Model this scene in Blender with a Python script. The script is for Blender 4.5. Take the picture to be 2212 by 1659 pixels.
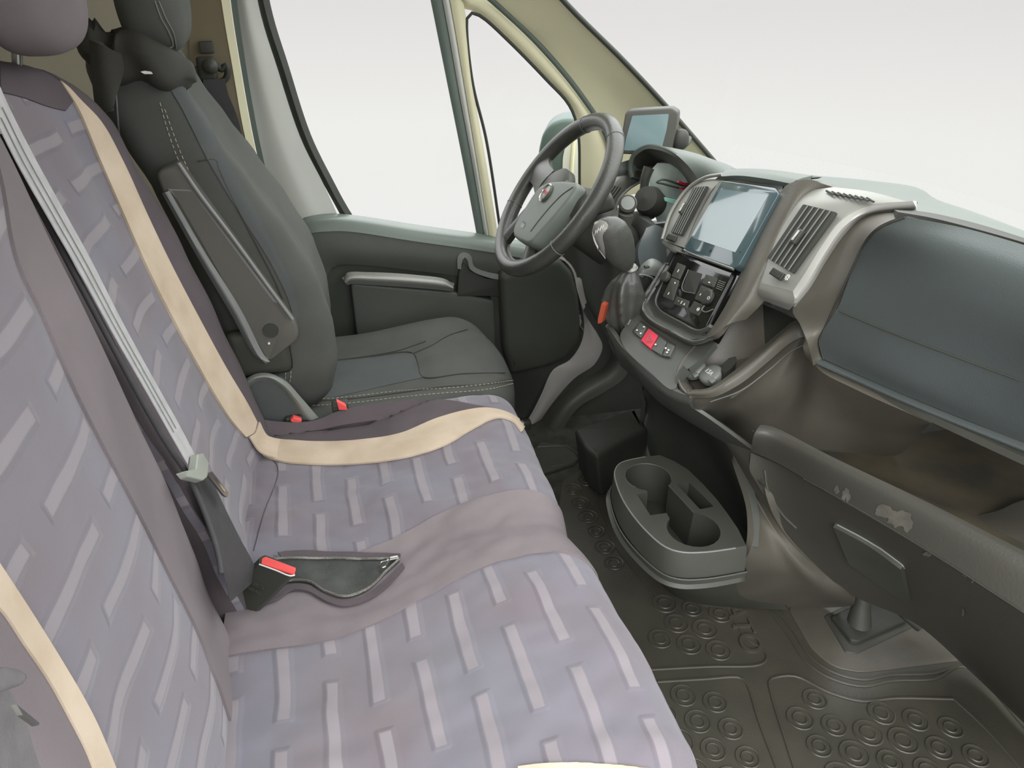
import bpy, bmesh, math, random
from mathutils import Vector, Matrix, noise
from mathutils.geometry import tessellate_polygon
random.seed(7)
for o in list(bpy.data.objects): bpy.data.objects.remove(o, do_unlink=True)
SC = bpy.context.scene; COL = SC.collection
# ---------------------------------------------------------------- camera
F, CX, CY = 1620.0, 1106.0, 829.5
YAW, PIT = math.radians(15), math.radians(29)
CAM = Vector((0, -1.12, 1.25))
cd = bpy.data.cameras.new('camera'); cam = bpy.data.objects.new('camera', cd); COL.objects.link(cam)
cd.sensor_width = 36; cd.lens = 36 * F / 2212; cd.clip_start = .02
cam.location = CAM; cam.rotation_euler = (math.pi / 2 - PIT, 0, -YAW)
SC.camera = cam
# ---------------------------------------------------------------- view, sky, sun
SC.view_settings.view_transform = 'Standard'; SC.view_settings.look = 'None'
SC.view_settings.gamma = 1; SC.view_settings.use_curve_mapping = False
SC.view_settings.exposure = 0
W = bpy.data.worlds.new('overcast_sky'); SC.world = W; W.use_nodes = True
nt = W.node_tree; nt.nodes.clear()
tc = nt.nodes.new('ShaderNodeTexCoord'); sep = nt.nodes.new('ShaderNodeSeparateXYZ')
mr = nt.nodes.new('ShaderNodeMapRange'); mr.inputs[1].default_value = -.6; mr.inputs[2].default_value = .6
cr = nt.nodes.new('ShaderNodeValToRGB'); bg = nt.nodes.new('ShaderNodeBackground'); wo = nt.nodes.new('ShaderNodeOutputWorld')
nt.links.new(tc.outputs['Generated'], sep.inputs[0]); nt.links.new(sep.outputs[2], mr.inputs[0])
nt.links.new(mr.outputs[0], cr.inputs[0]); nt.links.new(cr.outputs[0], bg.inputs[0]); nt.links.new(bg.outputs[0], wo.inputs[0])
e = cr.color_ramp.elements
e[0].position = 0; e[0].color = (.185, .183, .178, 1)
e[1].position = 1; e[1].color = (.80, .81, .82, 1)
for p, c in ((.25, (.1755, .1745, .1715, 1)), (.36, (.1745, .1725, .169, 1)), (.485, (.153, .148, .1475, 1)), (.53, (.30, .30, .30, 1))):
    q = e.new(p); q.color = c
bg.inputs[1].default_value = 5.0
sd = bpy.data.lights.new('soft_sun', 'SUN'); so = bpy.data.objects.new('soft_sun', sd); COL.objects.link(so)
sd.energy = 1.5; sd.angle = math.radians(35); sd.color = (1, .97, .97)
so.rotation_euler = Vector((-.45, -1.0, .95)).to_track_quat('Z', 'Y').to_euler()
# ---------------------------------------------------------------- pixel rays -> points in the cab
def ray(px, py):
    r = (px - CX) / F; d = (py - CY) / F
    fh = math.cos(PIT) - math.sin(PIT) * d; dn = math.sin(PIT) + math.cos(PIT) * d
    return Vector((fh * math.sin(YAW) + r * math.cos(YAW), fh * math.cos(YAW) - r * math.sin(YAW), -dn))
def X(px, py, x): v = ray(px, py); return CAM + v * ((x - CAM.x) / v.x)
def Y(px, py, y): v = ray(px, py); return CAM + v * ((y - CAM.y) / v.y)
def Z(px, py, z): v = ray(px, py); return CAM + v * ((z - CAM.z) / v.z)
def PL(px, py, p, n, off=0):
    v = ray(px, py); n = Vector(n).normalized(); p = Vector(p) + n * off
    return CAM + v * ((p - CAM).dot(n) / v.dot(n))
S_P, S_N = (.673, .12, .781), (-.835, 0, .55)          # centre stack face
W_P, W_N = (.573, .12, .640), (-.5, 0, .87)            # switch shelf face
def S(px, py, off=0): return PL(px, py, S_P, S_N, off)
def Wp(px, py, off=0): return PL(px, py, W_P, W_N, off)
# ---------------------------------------------------------------- curves
def V(p): return Vector(p)
def cat(pts, n, closed=False):
    pts = [Vector(p) for p in pts]; m = len(pts)
    if m == 2 and not closed: return [pts[0].lerp(pts[1], i / (n - 1)) for i in range(n)]
    out = []; segs = m if closed else m - 1; K = 12
    for i in range(segs):
        if closed: p0, p1, p2, p3 = pts[(i - 1) % m], pts[i], pts[(i + 1) % m], pts[(i + 2) % m]
        else:
            p1, p2 = pts[i], pts[i + 1]
            p0 = pts[i - 1] if i else p1 * 2 - p2
            p3 = pts[i + 2] if i + 2 < m else p2 * 2 - p1
        a = max((p1 - p0).length, 1e-6) ** .5; b = max((p2 - p1).length, 1e-6) ** .5; c = max((p3 - p2).length, 1e-6) ** .5
        m1 = ((p1 - p0) / a - (p2 - p0) / (a + b) + (p2 - p1) / b) * b
        m2 = ((p2 - p1) / b - (p3 - p1) / (b + c) + (p3 - p2) / c) * b
        for k in range(K):
            t = k / K; t2 = t * t; t3 = t2 * t
            out.append(p1 * (2 * t3 - 3 * t2 + 1) + m1 * (t3 - 2 * t2 + t) + p2 * (-2 * t3 + 3 * t2) + m2 * (t3 - t2))
    out.append(pts[0].copy() if closed else pts[-1].copy())
    L = [0]
    for i in range(1, len(out)): L.append(L[-1] + (out[i] - out[i - 1]).length)
    T = L[-1] or 1e-9; res = []; j = 0; cnt = n if closed else n - 1
    for i in range(n):
        s = T * i / cnt
        while j < len(L) - 2 and L[j + 1] < s: j += 1
        d = L[j + 1] - L[j]
        res.append(out[j].lerp(out[j + 1], (s - L[j]) / d if d > 1e-12 else 0))
    return res
def rnd(pts, r, k=5, closed=True):
    """polygon with rounded corners"""
    pts = [Vector(p) for p in pts]; n = len(pts); out = []
    for i in range(n):
        if not closed and i in (0, n - 1): out.append(pts[i]); continue
        a, b, c = pts[i - 1], pts[i], pts[(i + 1) % n]
        rr = min(r, (a - b).length * .45, (c - b).length * .45)
        p = b + (a - b).normalized() * rr; q = b + (c - b).normalized() * rr
        for j in range(k + 1):
            t = j / k; out.append(p * (1 - t) ** 2 + b * 2 * t * (1 - t) + q * t * t)
    return out
# ---------------------------------------------------------------- materials
def lin(c):
    return tuple(((v / 255) / 12.92 if v <= 10 else (((v / 255) + .055) / 1.055) ** 2.4) for v in c) + (1,)
def mat(name, c, rough=.55, var=.12, nscale=8, bump=0, bscale=300, metal=0, coat=0, c2=None, spec=.5):
    m = bpy.data.materials.new(name); m.use_nodes = True; t = m.node_tree; b = t.nodes['Principled BSDF']
    b.inputs['Roughness'].default_value = rough; b.inputs['Metallic'].default_value = metal
    b.inputs['Coat Weight'].default_value = coat; b.inputs['Specular IOR Level'].default_value = spec
    tcx = t.nodes.new('ShaderNodeTexCoord')
    nz = t.nodes.new('ShaderNodeTexNoise'); nz.inputs['Scale'].default_value = nscale; nz.inputs['Detail'].default_value = 5
    t.links.new(tcx.outputs['Object'], nz.inputs['Vector'])
    mx = t.nodes.new('ShaderNodeMix'); mx.data_type = 'RGBA'
    a = lin(c); d = lin(c2) if c2 else tuple(v * (1 - var) for v in a[:3]) + (1,)
    g = a if c2 else tuple(min(1, v * (1 + var)) for v in a[:3]) + (1,)
    mx.inputs[6].default_value = g; mx.inputs[7].default_value = d
    mrr = t.nodes.new('ShaderNodeMapRange'); mrr.inputs[1].default_value = .35; mrr.inputs[2].default_value = .65
    t.links.new(nz.outputs[0], mrr.inputs[0]); t.links.new(mrr.outputs[0], mx.inputs[0]); t.links.new(mx.outputs[2], b.inputs['Base Color'])
    if bump:
        n2 = t.nodes.new('ShaderNodeTexNoise'); n2.inputs['Scale'].default_value = bscale; n2.inputs['Detail'].default_value = 3
        t.links.new(tcx.outputs['Object'], n2.inputs['Vector'])
        bp = t.nodes.new('ShaderNodeBump'); bp.inputs['Strength'].default_value = bump; bp.inputs['Distance'].default_value = .001
        t.links.new(n2.outputs[0], bp.inputs['Height']); t.links.new(bp.outputs[0], b.inputs['Normal'])
    return m
def dusty(name, c, dust, rough=.7, scale=9, lo=.5, hi=.75, **k):
    return mat(name, c, rough=rough, c2=dust, nscale=scale, bump=.25, bscale=220, **k)
M = {}
M['dash'] = mat('graphite_dash_plastic', (80, 82, 77), .42, .08, 6, .25, 500)
M['dash_warm'] = mat('worn_warm_grey_plastic', (88, 85, 76), .45, .14, 7, .35, 420)
M['dash_top'] = mat('soft_grey_green_dash_pad', (88, 95, 89), .5, .06, 6, .25, 400, spec=.4)
M['lid'] = mat('blue_grey_lid_plastic', (75, 82, 81), .42, .08, 5, .3, 500)
M['dark'] = mat('black_plastic', (67, 68, 61), .5, .12, 8, .2, 400)
M['deep'] = mat('deep_black_plastic', (52, 53, 47), .6, .15, 8)
M['gloss'] = mat('gloss_black_panel', (22, 24, 22), .12, .05, 8, coat=.6)
M['silver'] = mat('satin_silver_plastic', (146, 147, 140), .36, .04, 4, metal=.3)
M['silverb'] = mat('bright_satin_silver', (196, 196, 190), .28, .03, 4, metal=.25)
M['chrome'] = mat('bright_chrome', (205, 205, 200), .12, .03, 4, metal=1)
M['steel'] = mat('belt_steel', (150, 150, 145), .25, .05, 9, metal=.9)
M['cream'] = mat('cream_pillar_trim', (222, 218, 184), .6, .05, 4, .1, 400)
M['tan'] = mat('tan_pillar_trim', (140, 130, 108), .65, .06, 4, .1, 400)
M['wallc'] = mat('cream_bulkhead_lining', (188, 182, 162), .7, .08, 3)
M['body'] = mat('grey_white_painted_metal', (196, 198, 190), .25, .03, 4, coat=.5)
M['sill'] = mat('pale_grey_painted_sill', (158, 155, 148), .35, .05, 5, coat=.3)
M['rubber'] = mat('black_window_rubber', (52, 56, 48), .6, .1, 8)
M['rubberg'] = mat('grey_green_seal', (92, 104, 96), .55, .06, 8)
M['door'] = mat('charcoal_door_plastic', (80, 84, 77), .5, .08, 6, .3, 450)
M['door_top'] = mat('grey_green_door_capping', (98, 108, 100), .4, .06, 6, .2, 400)  # lighter grey-green puts the sky reflection into the capping colour
M['door_dark'] = mat('dark_door_recess_plastic', (62, 65, 58), .6, .1, 6)
M['leather'] = mat('black_grained_leather', (66, 67, 62), .33, .12, 14, .5, 260)
M['hub'] = mat('grey_airbag_cover', (112, 119, 112), .5, .05, 8, .25, 500)
M['carpet'] = mat('black_carpet', (58, 58, 51), .95, .3, 30, .6, 700)
M['bfab'] = mat('charcoal_seat_fabric', (76, 78, 73), .9, .08, 12, .5, 900)
M['bfab2'] = mat('black_seat_fabric', (60, 60, 54), .9, .1, 12, .5, 900)
M['bfab3'] = mat('blue_grey_seat_insert', (78, 82, 81), .9, .06, 12, .6, 900)
M['purple'] = mat('plain_mauve_grey_fabric', (118, 110, 112), .9, .10, 5, .5, 900)
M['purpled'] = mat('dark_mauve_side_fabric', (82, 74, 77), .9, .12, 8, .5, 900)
M['piping'] = mat('beige_piping_fabric', (196, 180, 160), .85, .08, 14, .4, 700, c2=(180, 163, 140))
M['stitch'] = mat('cream_thread', (190, 182, 160), .8, .05, 8)
M['arm'] = mat('grey_armrest_plastic', (88, 87, 80), .45, .06, 6, .2, 500)
M['armedge'] = mat('armrest_edge_plastic', (122, 124, 122), .4, .04, 6)
M['rim'] = mat('grey_cover_rim', (118, 122, 116), .4, .04, 6)
M['red'] = mat('red_plastic', (226, 84, 82), .4, .05, 8)
M['redhaz'] = mat('crimson_hazard_button', (206, 48, 70), .4, .05, 8)
M['orange'] = mat('rust_orange_strap', (150, 62, 34), .6, .1, 20)
M['white'] = mat('white_marking', (225, 225, 220), .5, .02, 8)
M['web'] = mat('highlit_grey_webbing', (176, 175, 175), .55, .08, 60, .5, 900)
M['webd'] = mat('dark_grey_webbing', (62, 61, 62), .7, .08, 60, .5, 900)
M['webm'] = mat('mid_grey_webbing', (108, 106, 106), .7, .08, 60, .5, 900)
M['zip'] = mat('zip_teeth_metal', (120, 118, 112), .4, .3, 400, metal=.5)
M['foam'] = mat('black_grained_vinyl', (58, 60, 57), .55, .15, 60, .6, 260)
M['tongue'] = mat('grey_green_belt_tongue', (150, 155, 145), .4, .04, 9)
M['mat'] = mat('dusty_black_rubber_mat', (66, 65, 57), .38, .1, 11, .3, 160, c2=(74, 72, 62))
M['shelf'] = mat('dusty_shelf_plastic', (62, 60, 50), .7, .1, 10, .3, 260, c2=(92, 84, 66))
M['scuff'] = mat('scuffed_flap_plastic', (62, 61, 54), .45, .1, 7, .3, 260, c2=(64, 63, 56))
M['flock'] = mat('pale_dust_smudge', (82, 80, 72), .9, .2, 60)
M['clear_lens'] = mat('pale_instrument_lens', (185, 198, 190), .18, .08, 18, coat=.8, c2=(150, 165, 158))
M['teal'] = mat('teal_reflection_strip', (150, 205, 190), .3, .05, 8)  # tint of a reflection, not an indicator
M['mirror'] = mat('mirror_glass', (200, 205, 205), .05, .02, 4, metal=1)
M['mirrorh'] = mat('dark_teal_mirror_housing', (70, 88, 82), .45, .1, 6)
M['screen'] = mat('blue_grey_dark_glass', (96, 116, 120), .10, .05, 2, coat=1, c2=(112, 130, 132))
M['screenf'] = mat('screen_border_glass', (70, 88, 92), .10, .03, 3, coat=1)
M['navscreen'] = mat('navigation_screen_glass', (112, 132, 134), .14, .05, 4, coat=1)
def fabric():
    m = bpy.data.materials.new('dashed_mauve_grey_seat_fabric'); m.use_nodes = True; t = m.node_tree; b = t.nodes['Principled BSDF']
    N = t.nodes.new; K = t.links.new
    b.inputs['Roughness'].default_value = .9; b.inputs['Sheen Weight'].default_value = .25
    uv = N('ShaderNodeUVMap'); uv.uv_map = 'UVMap'; sp = N('ShaderNodeSeparateXYZ')
    nz = N('ShaderNodeTexNoise'); nz.inputs['Scale'].default_value = 7; K(uv.outputs[0], nz.inputs['Vector'])
    def mth(op, a, bb=None, cc=None):
        n = N('ShaderNodeMath'); n.operation = op
        for i, v in enumerate((a, bb, cc)):
            if v is None: continue
            if isinstance(v, (int, float)): n.inputs[i].default_value = v
            else: K(v, n.inputs[i])
        return n.outputs[0]
    K(uv.outputs[0], sp.inputs[0])
    wob = mth('MULTIPLY', mth('SUBTRACT', nz.outputs[0], .5), .016)
    u = mth('ADD', sp.outputs[0], wob); v = mth('ADD', sp.outputs[1], wob)
    rv = mth('DIVIDE', v, .062); row = mth('FLOOR', rv)
    off = mth('MULTIPLY', mth('MODULO', mth('ABSOLUTE', row), 2), .5)
    fu = mth('FRACT', mth('ADD', mth('DIVIDE', u, .185), off)); fv = mth('FRACT', rv)
    def band(f, h, soft):
        d = mth('ABSOLUTE', mth('SUBTRACT', f, .5))
        r = N('ShaderNodeMapRange'); r.interpolation_type = 'SMOOTHSTEP'
        K(d, r.inputs[0]); r.inputs[1].default_value = h; r.inputs[2].default_value = h + soft; r.inputs[3].default_value = 1; r.inputs[4].default_value = 0
        return r.outputs[0]
    mk = mth('MULTIPLY', band(fu, .37, .012), band(fv, .10, .03))
    mk2 = mth('MULTIPLY', band(fu, .385, .03), band(fv, .12, .12))
    n3 = N('ShaderNodeTexNoise'); n3.inputs['Scale'].default_value = 5; n3.inputs['Detail'].default_value = 3; K(uv.outputs[0], n3.inputs['Vector'])
    r3 = N('ShaderNodeMapRange'); r3.inputs[1].default_value = .35; r3.inputs[2].default_value = .65; K(n3.outputs[0], r3.inputs[0])
    c0 = N('ShaderNodeMix'); c0.data_type = 'RGBA'; c0.inputs[6].default_value = lin((107, 99, 104)); c0.inputs[7].default_value = lin((112, 111, 121)); K(r3.outputs[0], c0.inputs[0])
    n4 = N('ShaderNodeTexNoise'); n4.inputs['Scale'].default_value = 2.2; n4.inputs['Detail'].default_value = 6; K(uv.outputs[0], n4.inputs['Vector'])
    r4 = N('ShaderNodeMapRange'); r4.inputs[1].default_value = .52; r4.inputs[2].default_value = .7; r4.inputs[4].default_value = .35; K(n4.outputs[0], r4.inputs[0])
    c1 = N('ShaderNodeMix'); c1.data_type = 'RGBA'; K(c0.outputs[2], c1.inputs[6]); c1.inputs[7].default_value = lin((104, 98, 92)); K(r4.outputs[0], c1.inputs[0])
    c2 = N('ShaderNodeMix'); c2.data_type = 'RGBA'; K(c1.outputs[2], c2.inputs[6]); c2.inputs[7].default_value = lin((129, 123, 127)); K(mk, c2.inputs[0])
    K(c2.outputs[2], b.inputs['Base Color'])
    fine = N('ShaderNodeTexNoise'); fine.inputs['Scale'].default_value = 700; K(uv.outputs[0], fine.inputs['Vector'])
    h = mth('ADD', mth('MULTIPLY', mk2, 1.0), mth('MULTIPLY', fine.outputs[0], .12))
    bp = N('ShaderNodeBump'); bp.inputs['Strength'].default_value = .75; bp.inputs['Distance'].default_value = .003
    K(h, bp.inputs['Height']); K(bp.outputs[0], b.inputs['Normal'])
    return m
M['fabric'] = fabric()
def pane(name, tint, gl=.06):
    m = bpy.data.materials.new(name); m.use_nodes = True; t = m.node_tree; t.nodes.clear()
    o = t.nodes.new('ShaderNodeOutputMaterial'); a = t.nodes.new('ShaderNodeBsdfTransparent'); g = t.nodes.new('ShaderNodeBsdfGlossy')
    a.inputs[0].default_value = tint; g.inputs['Roughness'].default_value = .02; x = t.nodes.new('ShaderNodeMixShader'); x.inputs[0].default_value = gl
    t.links.new(a.outputs[0], x.inputs[1]); t.links.new(g.outputs[0], x.inputs[2]); t.links.new(x.outputs[0], o.inputs[0])
    return m
M['glass'] = pane('clear_window_glass', (.99, .995, .99, 1), .006)
# ---------------------------------------------------------------- objects
ORG = {}
def tag(o, label=None, cat_=None, group=None, kind=None):
    if label: o['label'] = label
    if cat_: o['category'] = cat_
    if group: o['group'] = group
    if kind: o['kind'] = kind
    return o
def thing(name, loc, label=None, cat_=None, group=None, kind=None):
    o = bpy.data.objects.new(name, None); COL.objects.link(o); o.location = loc; o.empty_display_size = .05
    ORG[o.name] = Vector(loc); return tag(o, label, cat_, group, kind)
class MB:
    def __init__(s): s.v = []; s.f = []; s.uv = {}; s.flat = set()
    def add(s, vs, fs, uvs=None, flat=False):
        n = len(s.v); s.v += [Vector(p) for p in vs]
        if flat: s.flat.update(range(len(s.f), len(s.f) + len(fs)))
        s.f += [tuple(i + n for i in q) for q in fs]
        if uvs:
            for i, q in enumerate(uvs): s.uv[n + i] = q
        return s
    def grid(s, rows, closed_u=False, uvs=None, thick=0, face=None):
        """rows[j][i]; thickness goes away from the cab interior (face) side"""
        nr, nc = len(rows), len(rows[0])
        vs = [p for r in rows for p in r]; fs = []
        for j in range(nr - 1):
            for i in range(nc if closed_u else nc - 1):
                a = j * nc + i; b = j * nc + (i + 1) % nc
                fs.append((a, b, b + nc, a + nc))
        # orient
        c = Vector(); nn = Vector()
        for q in fs:
            p = [vs[k] for k in q]; n = (p[2] - p[0]).cross(p[3] - p[1]); ctr = (p[0] + p[2]) / 2
            nn += n; c += ctr
            if face == 'cam': pass
        if not closed_u:
            tgt = CAM if face in (None, 'cam') else Vector(face)
            sgn = 0
            for q in fs:
                p = [vs[k] for k in q]; n = (p[2] - p[0]).cross(p[3] - p[1]); sgn += n.dot(tgt - p[0]) / ((tgt - p[0]).length + 1e-9)
            if sgn < 0: fs = [tuple(reversed(q)) for q in fs]; flip = -1
            else: flip = 1
        if thick and not closed_u:
            # vertex normals
            vn = [Vector() for _ in vs]
            for q in fs:
                p = [vs[k] for k in q]; n = (p[2] - p[0]).cross(p[3] - p[1])
                for k in q: vn[k] += n
            back = [vs[k] - (vn[k].normalized() if vn[k].length > 1e-12 else Vector((0, 0, 1))) * thick for k in range(len(vs))]
            N = len(vs); fb = [tuple(reversed([k + N for k in q])) for q in fs]
            side = []
            from collections import Counter
            ed = set()
            for q in fs:
                for k in range(4): ed.add((q[k], q[(k + 1) % 4]))
            for (a, b) in ed:
                if (b, a) not in ed: side.append((b, a, a + N, b + N))
            uu = uvs + uvs if uvs else None
            s.add(vs + back, fs + fb + side, uu)
        else: s.add(vs, fs, uvs)
        return s
    def patch(s, curves, nu=24, nv=12, thick=.004, closed=False, lin_=False, uvf=None, face=None):
        cs = [cat(c, nu, closed) for c in curves]; rows = []
        for i in range(nu):
            col = [c[i] for c in cs]
            rows.append([p for p in (cat(col, nv) if not lin_ else polyl(col, nv))])
        rows = [[rows[i][j] for i in range(nu)] for j in range(nv)]
        uvs = [uvf(p) for r in rows for p in r] if uvf else None
        return s.grid(rows, closed, uvs, thick, face)
    def tube(s, pts, r, n=10, closed=False, res=None, caps=True, flatten=1.0):
        pts = cat(pts, res or max(2, len(pts) * 5), closed) if res != 0 else [Vector(p) for p in pts]
        m = len(pts); rs = r if isinstance(r, (list, tuple)) else [r] * m
        if len(rs) != m: rs = [rs[min(len(rs) - 1, int(i / (m - 1) * (len(rs) - 1)))] * (1 - ((i / (m - 1) * (len(rs) - 1)) % 1)) + rs[min(len(rs) - 1, int(i / (m - 1) * (len(rs) - 1)) + 1)] * ((i / (m - 1) * (len(rs) - 1)) % 1) for i in range(m)]
        t0 = (pts[1] - pts[0]).normalized(); up = Vector((0, 0, 1)) if abs(t0.z) < .9 else Vector((1, 0, 0))
        u = t0.cross(up).normalized(); vs = []
        for i, p in enumerate(pts):
            if closed: t = (pts[(i + 1) % m] - pts[i - 1]).normalized()
            else: t = (pts[min(i + 1, m - 1)] - pts[max(i - 1, 0)]).normalized()
            u = (u - t * u.dot(t)).normalized(); w = t.cross(u)
            for k in range(n):
                a = 2 * math.pi * k / n; vs.append(p + (u * math.cos(a) + w * math.sin(a) * flatten) * rs[i])
        fs = []
        for i in range(m if closed else m - 1):
            for k in range(n):
                a = i * n + k; b = i * n + (k + 1) % n; c = ((i + 1) % m) * n + (k + 1) % n; d = ((i + 1) % m) * n + k
                fs.append((a, b, c, d))
        if caps and not closed: fs += [tuple(range(n - 1, -1, -1)), tuple((m - 1) * n + k for k in range(n))]
        return s.add(vs, fs)
    def slab(s, outline, depth, chamfer=.0, flat=True):
        """outline faces the camera; depth = vector away. chamfer rounds the front edge."""
        o = [Vector(p) for p in outline]; n = len(o); depth = Vector(depth)
        nr = Vector()
        for i in range(n): nr += o[i].cross(o[(i + 1) % n])
        nr.normalize()
        if nr.dot(depth) > 0: o.reverse(); nr = -nr
        ctr = sum(o, Vector()) / n
        def inset(d):
            res = []
            for i in range(n):
                a = (o[i] - o[i - 1]); b = (o[(i + 1) % n] - o[i])
                a = a.normalized() if a.length > 1e-9 else b.normalized(); b = b.normalized() if b.length > 1e-9 else a
                t = (a + b).normalized(); res.append(o[i] + nr.cross(t) * d)
            return res
        dl = depth.length; dn = depth / dl
        rings = []
        if chamfer:
            for k in range(4):
                a = k / 3 * math.pi / 2
                rings.append([p + dn * chamfer * (1 - math.sin(a)) for p in inset(chamfer * (1 - math.cos(a)))][:])
            rings = list(reversed(rings))[::-1]
            rings = [[p + dn * chamfer * (1 - math.cos(k / 3 * math.pi / 2)) for p in inset(chamfer * (1 - math.sin(k / 3 * math.pi / 2)))] for k in range(4)]
        else: rings = [o]
        rings.append([p + depth for p in o])
        vs = [p for r in rings for p in r]; fs = []
        front = tessellate_polygon([rings[0]])
        pn = Vector()
        for tri in front:
            a, b, c = [rings[0][k] for k in tri]; q = (b - a).cross(c - a)
            fs.append(tuple(tri) if q.dot(nr) > 0 else tuple(reversed(tri)))
        L = (len(rings) - 1) * n
        for tri in list(fs): fs.append(tuple(L + k for k in reversed(tri)))
        for j in range(len(rings) - 1):
            for i in range(n):
                a = j * n + i; b = j * n + (i + 1) % n; fs.append((b, a, a + n, b + n))
        return s.add(vs, fs)
    def box(s, c, size, rot=None, bev=.0):
        c = Vector(c); hx, hy, hz = [q / 2 for q in size]; R = rot or Matrix.Identity(3)
        bm = bmesh.new(); bmesh.ops.create_cube(bm, size=1)
        for v in bm.verts: v.co = Vector((v.co.x * size[0], v.co.y * size[1], v.co.z * size[2]))
        if bev: bmesh.ops.bevel(bm, geom=list(bm.edges), offset=bev, segments=3, profile=.6, affect='EDGES')
        bm.verts.index_update()
        s.add([c + R @ v.co for v in bm.verts], [tuple(v.index for v in f.verts) for f in bm.faces]); bm.free(); return s
    def lathe(s, prof, o, axis, n=28):
        """prof: (radius, height along axis)"""
        axis = Vector(axis).normalized(); o = Vector(o)
        u = axis.orthogonal().normalized(); w = axis.cross(u); vs = []
        for r, h in prof:
            for k in range(n):
                a = 2 * math.pi * k / n; vs.append(o + axis * h + (u * math.cos(a) + w * math.sin(a)) * r)
        fs = []
        for j in range(len(prof) - 1):
            for k in range(n): fs.append((j * n + k, j * n + (k + 1) % n, (j + 1) * n + (k + 1) % n, (j + 1) * n + k))
        if prof[0][0] > 1e-5: fs.append(tuple(range(n - 1, -1, -1)))
        if prof[-1][0] > 1e-5: fs.append(tuple((len(prof) - 1) * n + k for k in range(n)))
        return s.add(vs, fs)
    def loft(s, secs, res=None, caps=True):
        """closed sections"""
        n = len(secs[0]); vs = [p for q in secs for p in q]; fs = []
        for j in range(len(secs) - 1):
            for k in range(n): fs.append((j * n + k, j * n + (k + 1) % n, (j + 1) * n + (k + 1) % n, (j + 1) * n + k))
        if caps: fs += [tuple(range(n - 1, -1, -1)), tuple((len(secs) - 1) * n + k for k in range(n))]
        return s.add(vs, fs)
    def text(s, txt, o, xd, yd, size, depth=.0006):
        cu = bpy.data.curves.new('t', 'FONT'); cu.body = txt; cu.size = size; cu.extrude = depth; cu.align_x = 'CENTER'; cu.align_y = 'CENTER'
        ob = bpy.data.objects.new('t', cu); COL.objects.link(ob); dg = bpy.context.evaluated_depsgraph_get()
        me = bpy.data.meshes.new_from_object(ob.evaluated_get(dg)); xd = Vector(xd).normalized(); zd = xd.cross(Vector(yd)).normalized(); yd = zd.cross(xd)
        s.add([Vector(o) + xd * v.co.x + yd * v.co.y + zd * v.co.z for v in me.vertices], [tuple(p.vertices) for p in me.polygons])
        bpy.data.objects.remove(ob); bpy.data.curves.remove(cu); bpy.data.meshes.remove(me); return s
    def stitches(s, pts, ln=.006, gap=.004, r=.0006, off=(0, 0, 0)):
        L = sum((Vector(pts[i + 1]) - Vector(pts[i])).length for i in range(len(pts) - 1)); n = max(2, int(L * 1.03 / (ln + gap)))
        c = cat(pts, n * 3 + 1); off = Vector(off)
        for i in range(n):
            a, b = c[i * 3], c[i * 3].lerp(c[i * 3 + 3], ln / (ln + gap)); s.tube([a + off, b + off], r, 5, res=0)
        return s
    def build(s, name, m, parent=None, smooth=50, label=None, cat_=None, group=None, kind=None, sub=0, auto=True):
        if parent is not None: org = ORG[parent.name]
        else:
            xs = [p.x for p in s.v]; ys = [p.y for p in s.v]; zs = [p.z for p in s.v]
            org = Vector(((min(xs) + max(xs)) / 2, (min(ys) + max(ys)) / 2, min(zs)))
        me = bpy.data.meshes.new(name); me.from_pydata([p - org for p in s.v], [], s.f)
        bm = bmesh.new(); bm.from_mesh(me)
        bmesh.ops.recalc_face_normals(bm, faces=bm.faces)
        uvl = bm.loops.layers.uv.new('UVMap') if s.uv else None
        if uvl:
            bm.verts.ensure_lookup_table()
            for f in bm.faces:
                for l in f.loops: l[uvl].uv = s.uv.get(l.vert.index, (0, 0))
        ang = math.radians(smooth)
        for f in bm.faces: f.smooth = True
        for e_ in bm.edges:
            if len(e_.link_faces) == 2 and e_.calc_face_angle(0) > ang: e_.smooth = False
        bm.to_mesh(me); bm.free()
        o = bpy.data.objects.new(name, me); COL.objects.link(o)
        for q in (m if isinstance(m, list) else [m]): me.materials.append(M[q])
        if parent is not None: o.parent = parent; o.location = (0, 0, 0)
        else: o.location = org
        ORG[o.name] = org
        if sub:
            md = o.modifiers.new('smooth', 'SUBSURF'); md.levels = sub; md.render_levels = sub
        return tag(o, label, cat_, group, kind)
def polyl(pts, n):
    L = [0]
    for i in range(1, len(pts)): L.append(L[-1] + (pts[i] - pts[i - 1]).length)
    k = len(pts) - 1; res = []
    for i in range(n):
        t = i / (n - 1) * k; j = min(int(t), k - 1); res.append(pts[j].lerp(pts[j + 1], t - j))
    return res
def struct(o): o['kind'] = 'structure'; return o
def sm(t, a, b): t = max(0, min(1, (t - a) / (b - a))); return t * t * (3 - 2 * t)
def rotm(xd, zd):
    xd = Vector(xd).normalized(); zd = Vector(zd).normalized(); yd = zd.cross(xd).normalized(); zd = xd.cross(yd)
    return Matrix((xd, yd, zd)).transposed()
from mathutils.bvhtree import BVHTree
def bvh(mb): return BVHTree.FromPolygons(mb.v, mb.f)
def hit(B, px, py, off=0):
    d = ray(px, py).normalized(); loc, n, i, t = B.ray_cast(CAM, d)
    if loc is None:
        return None
    if n.dot(d) > 0: n = -n
    return loc + n * off
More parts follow.
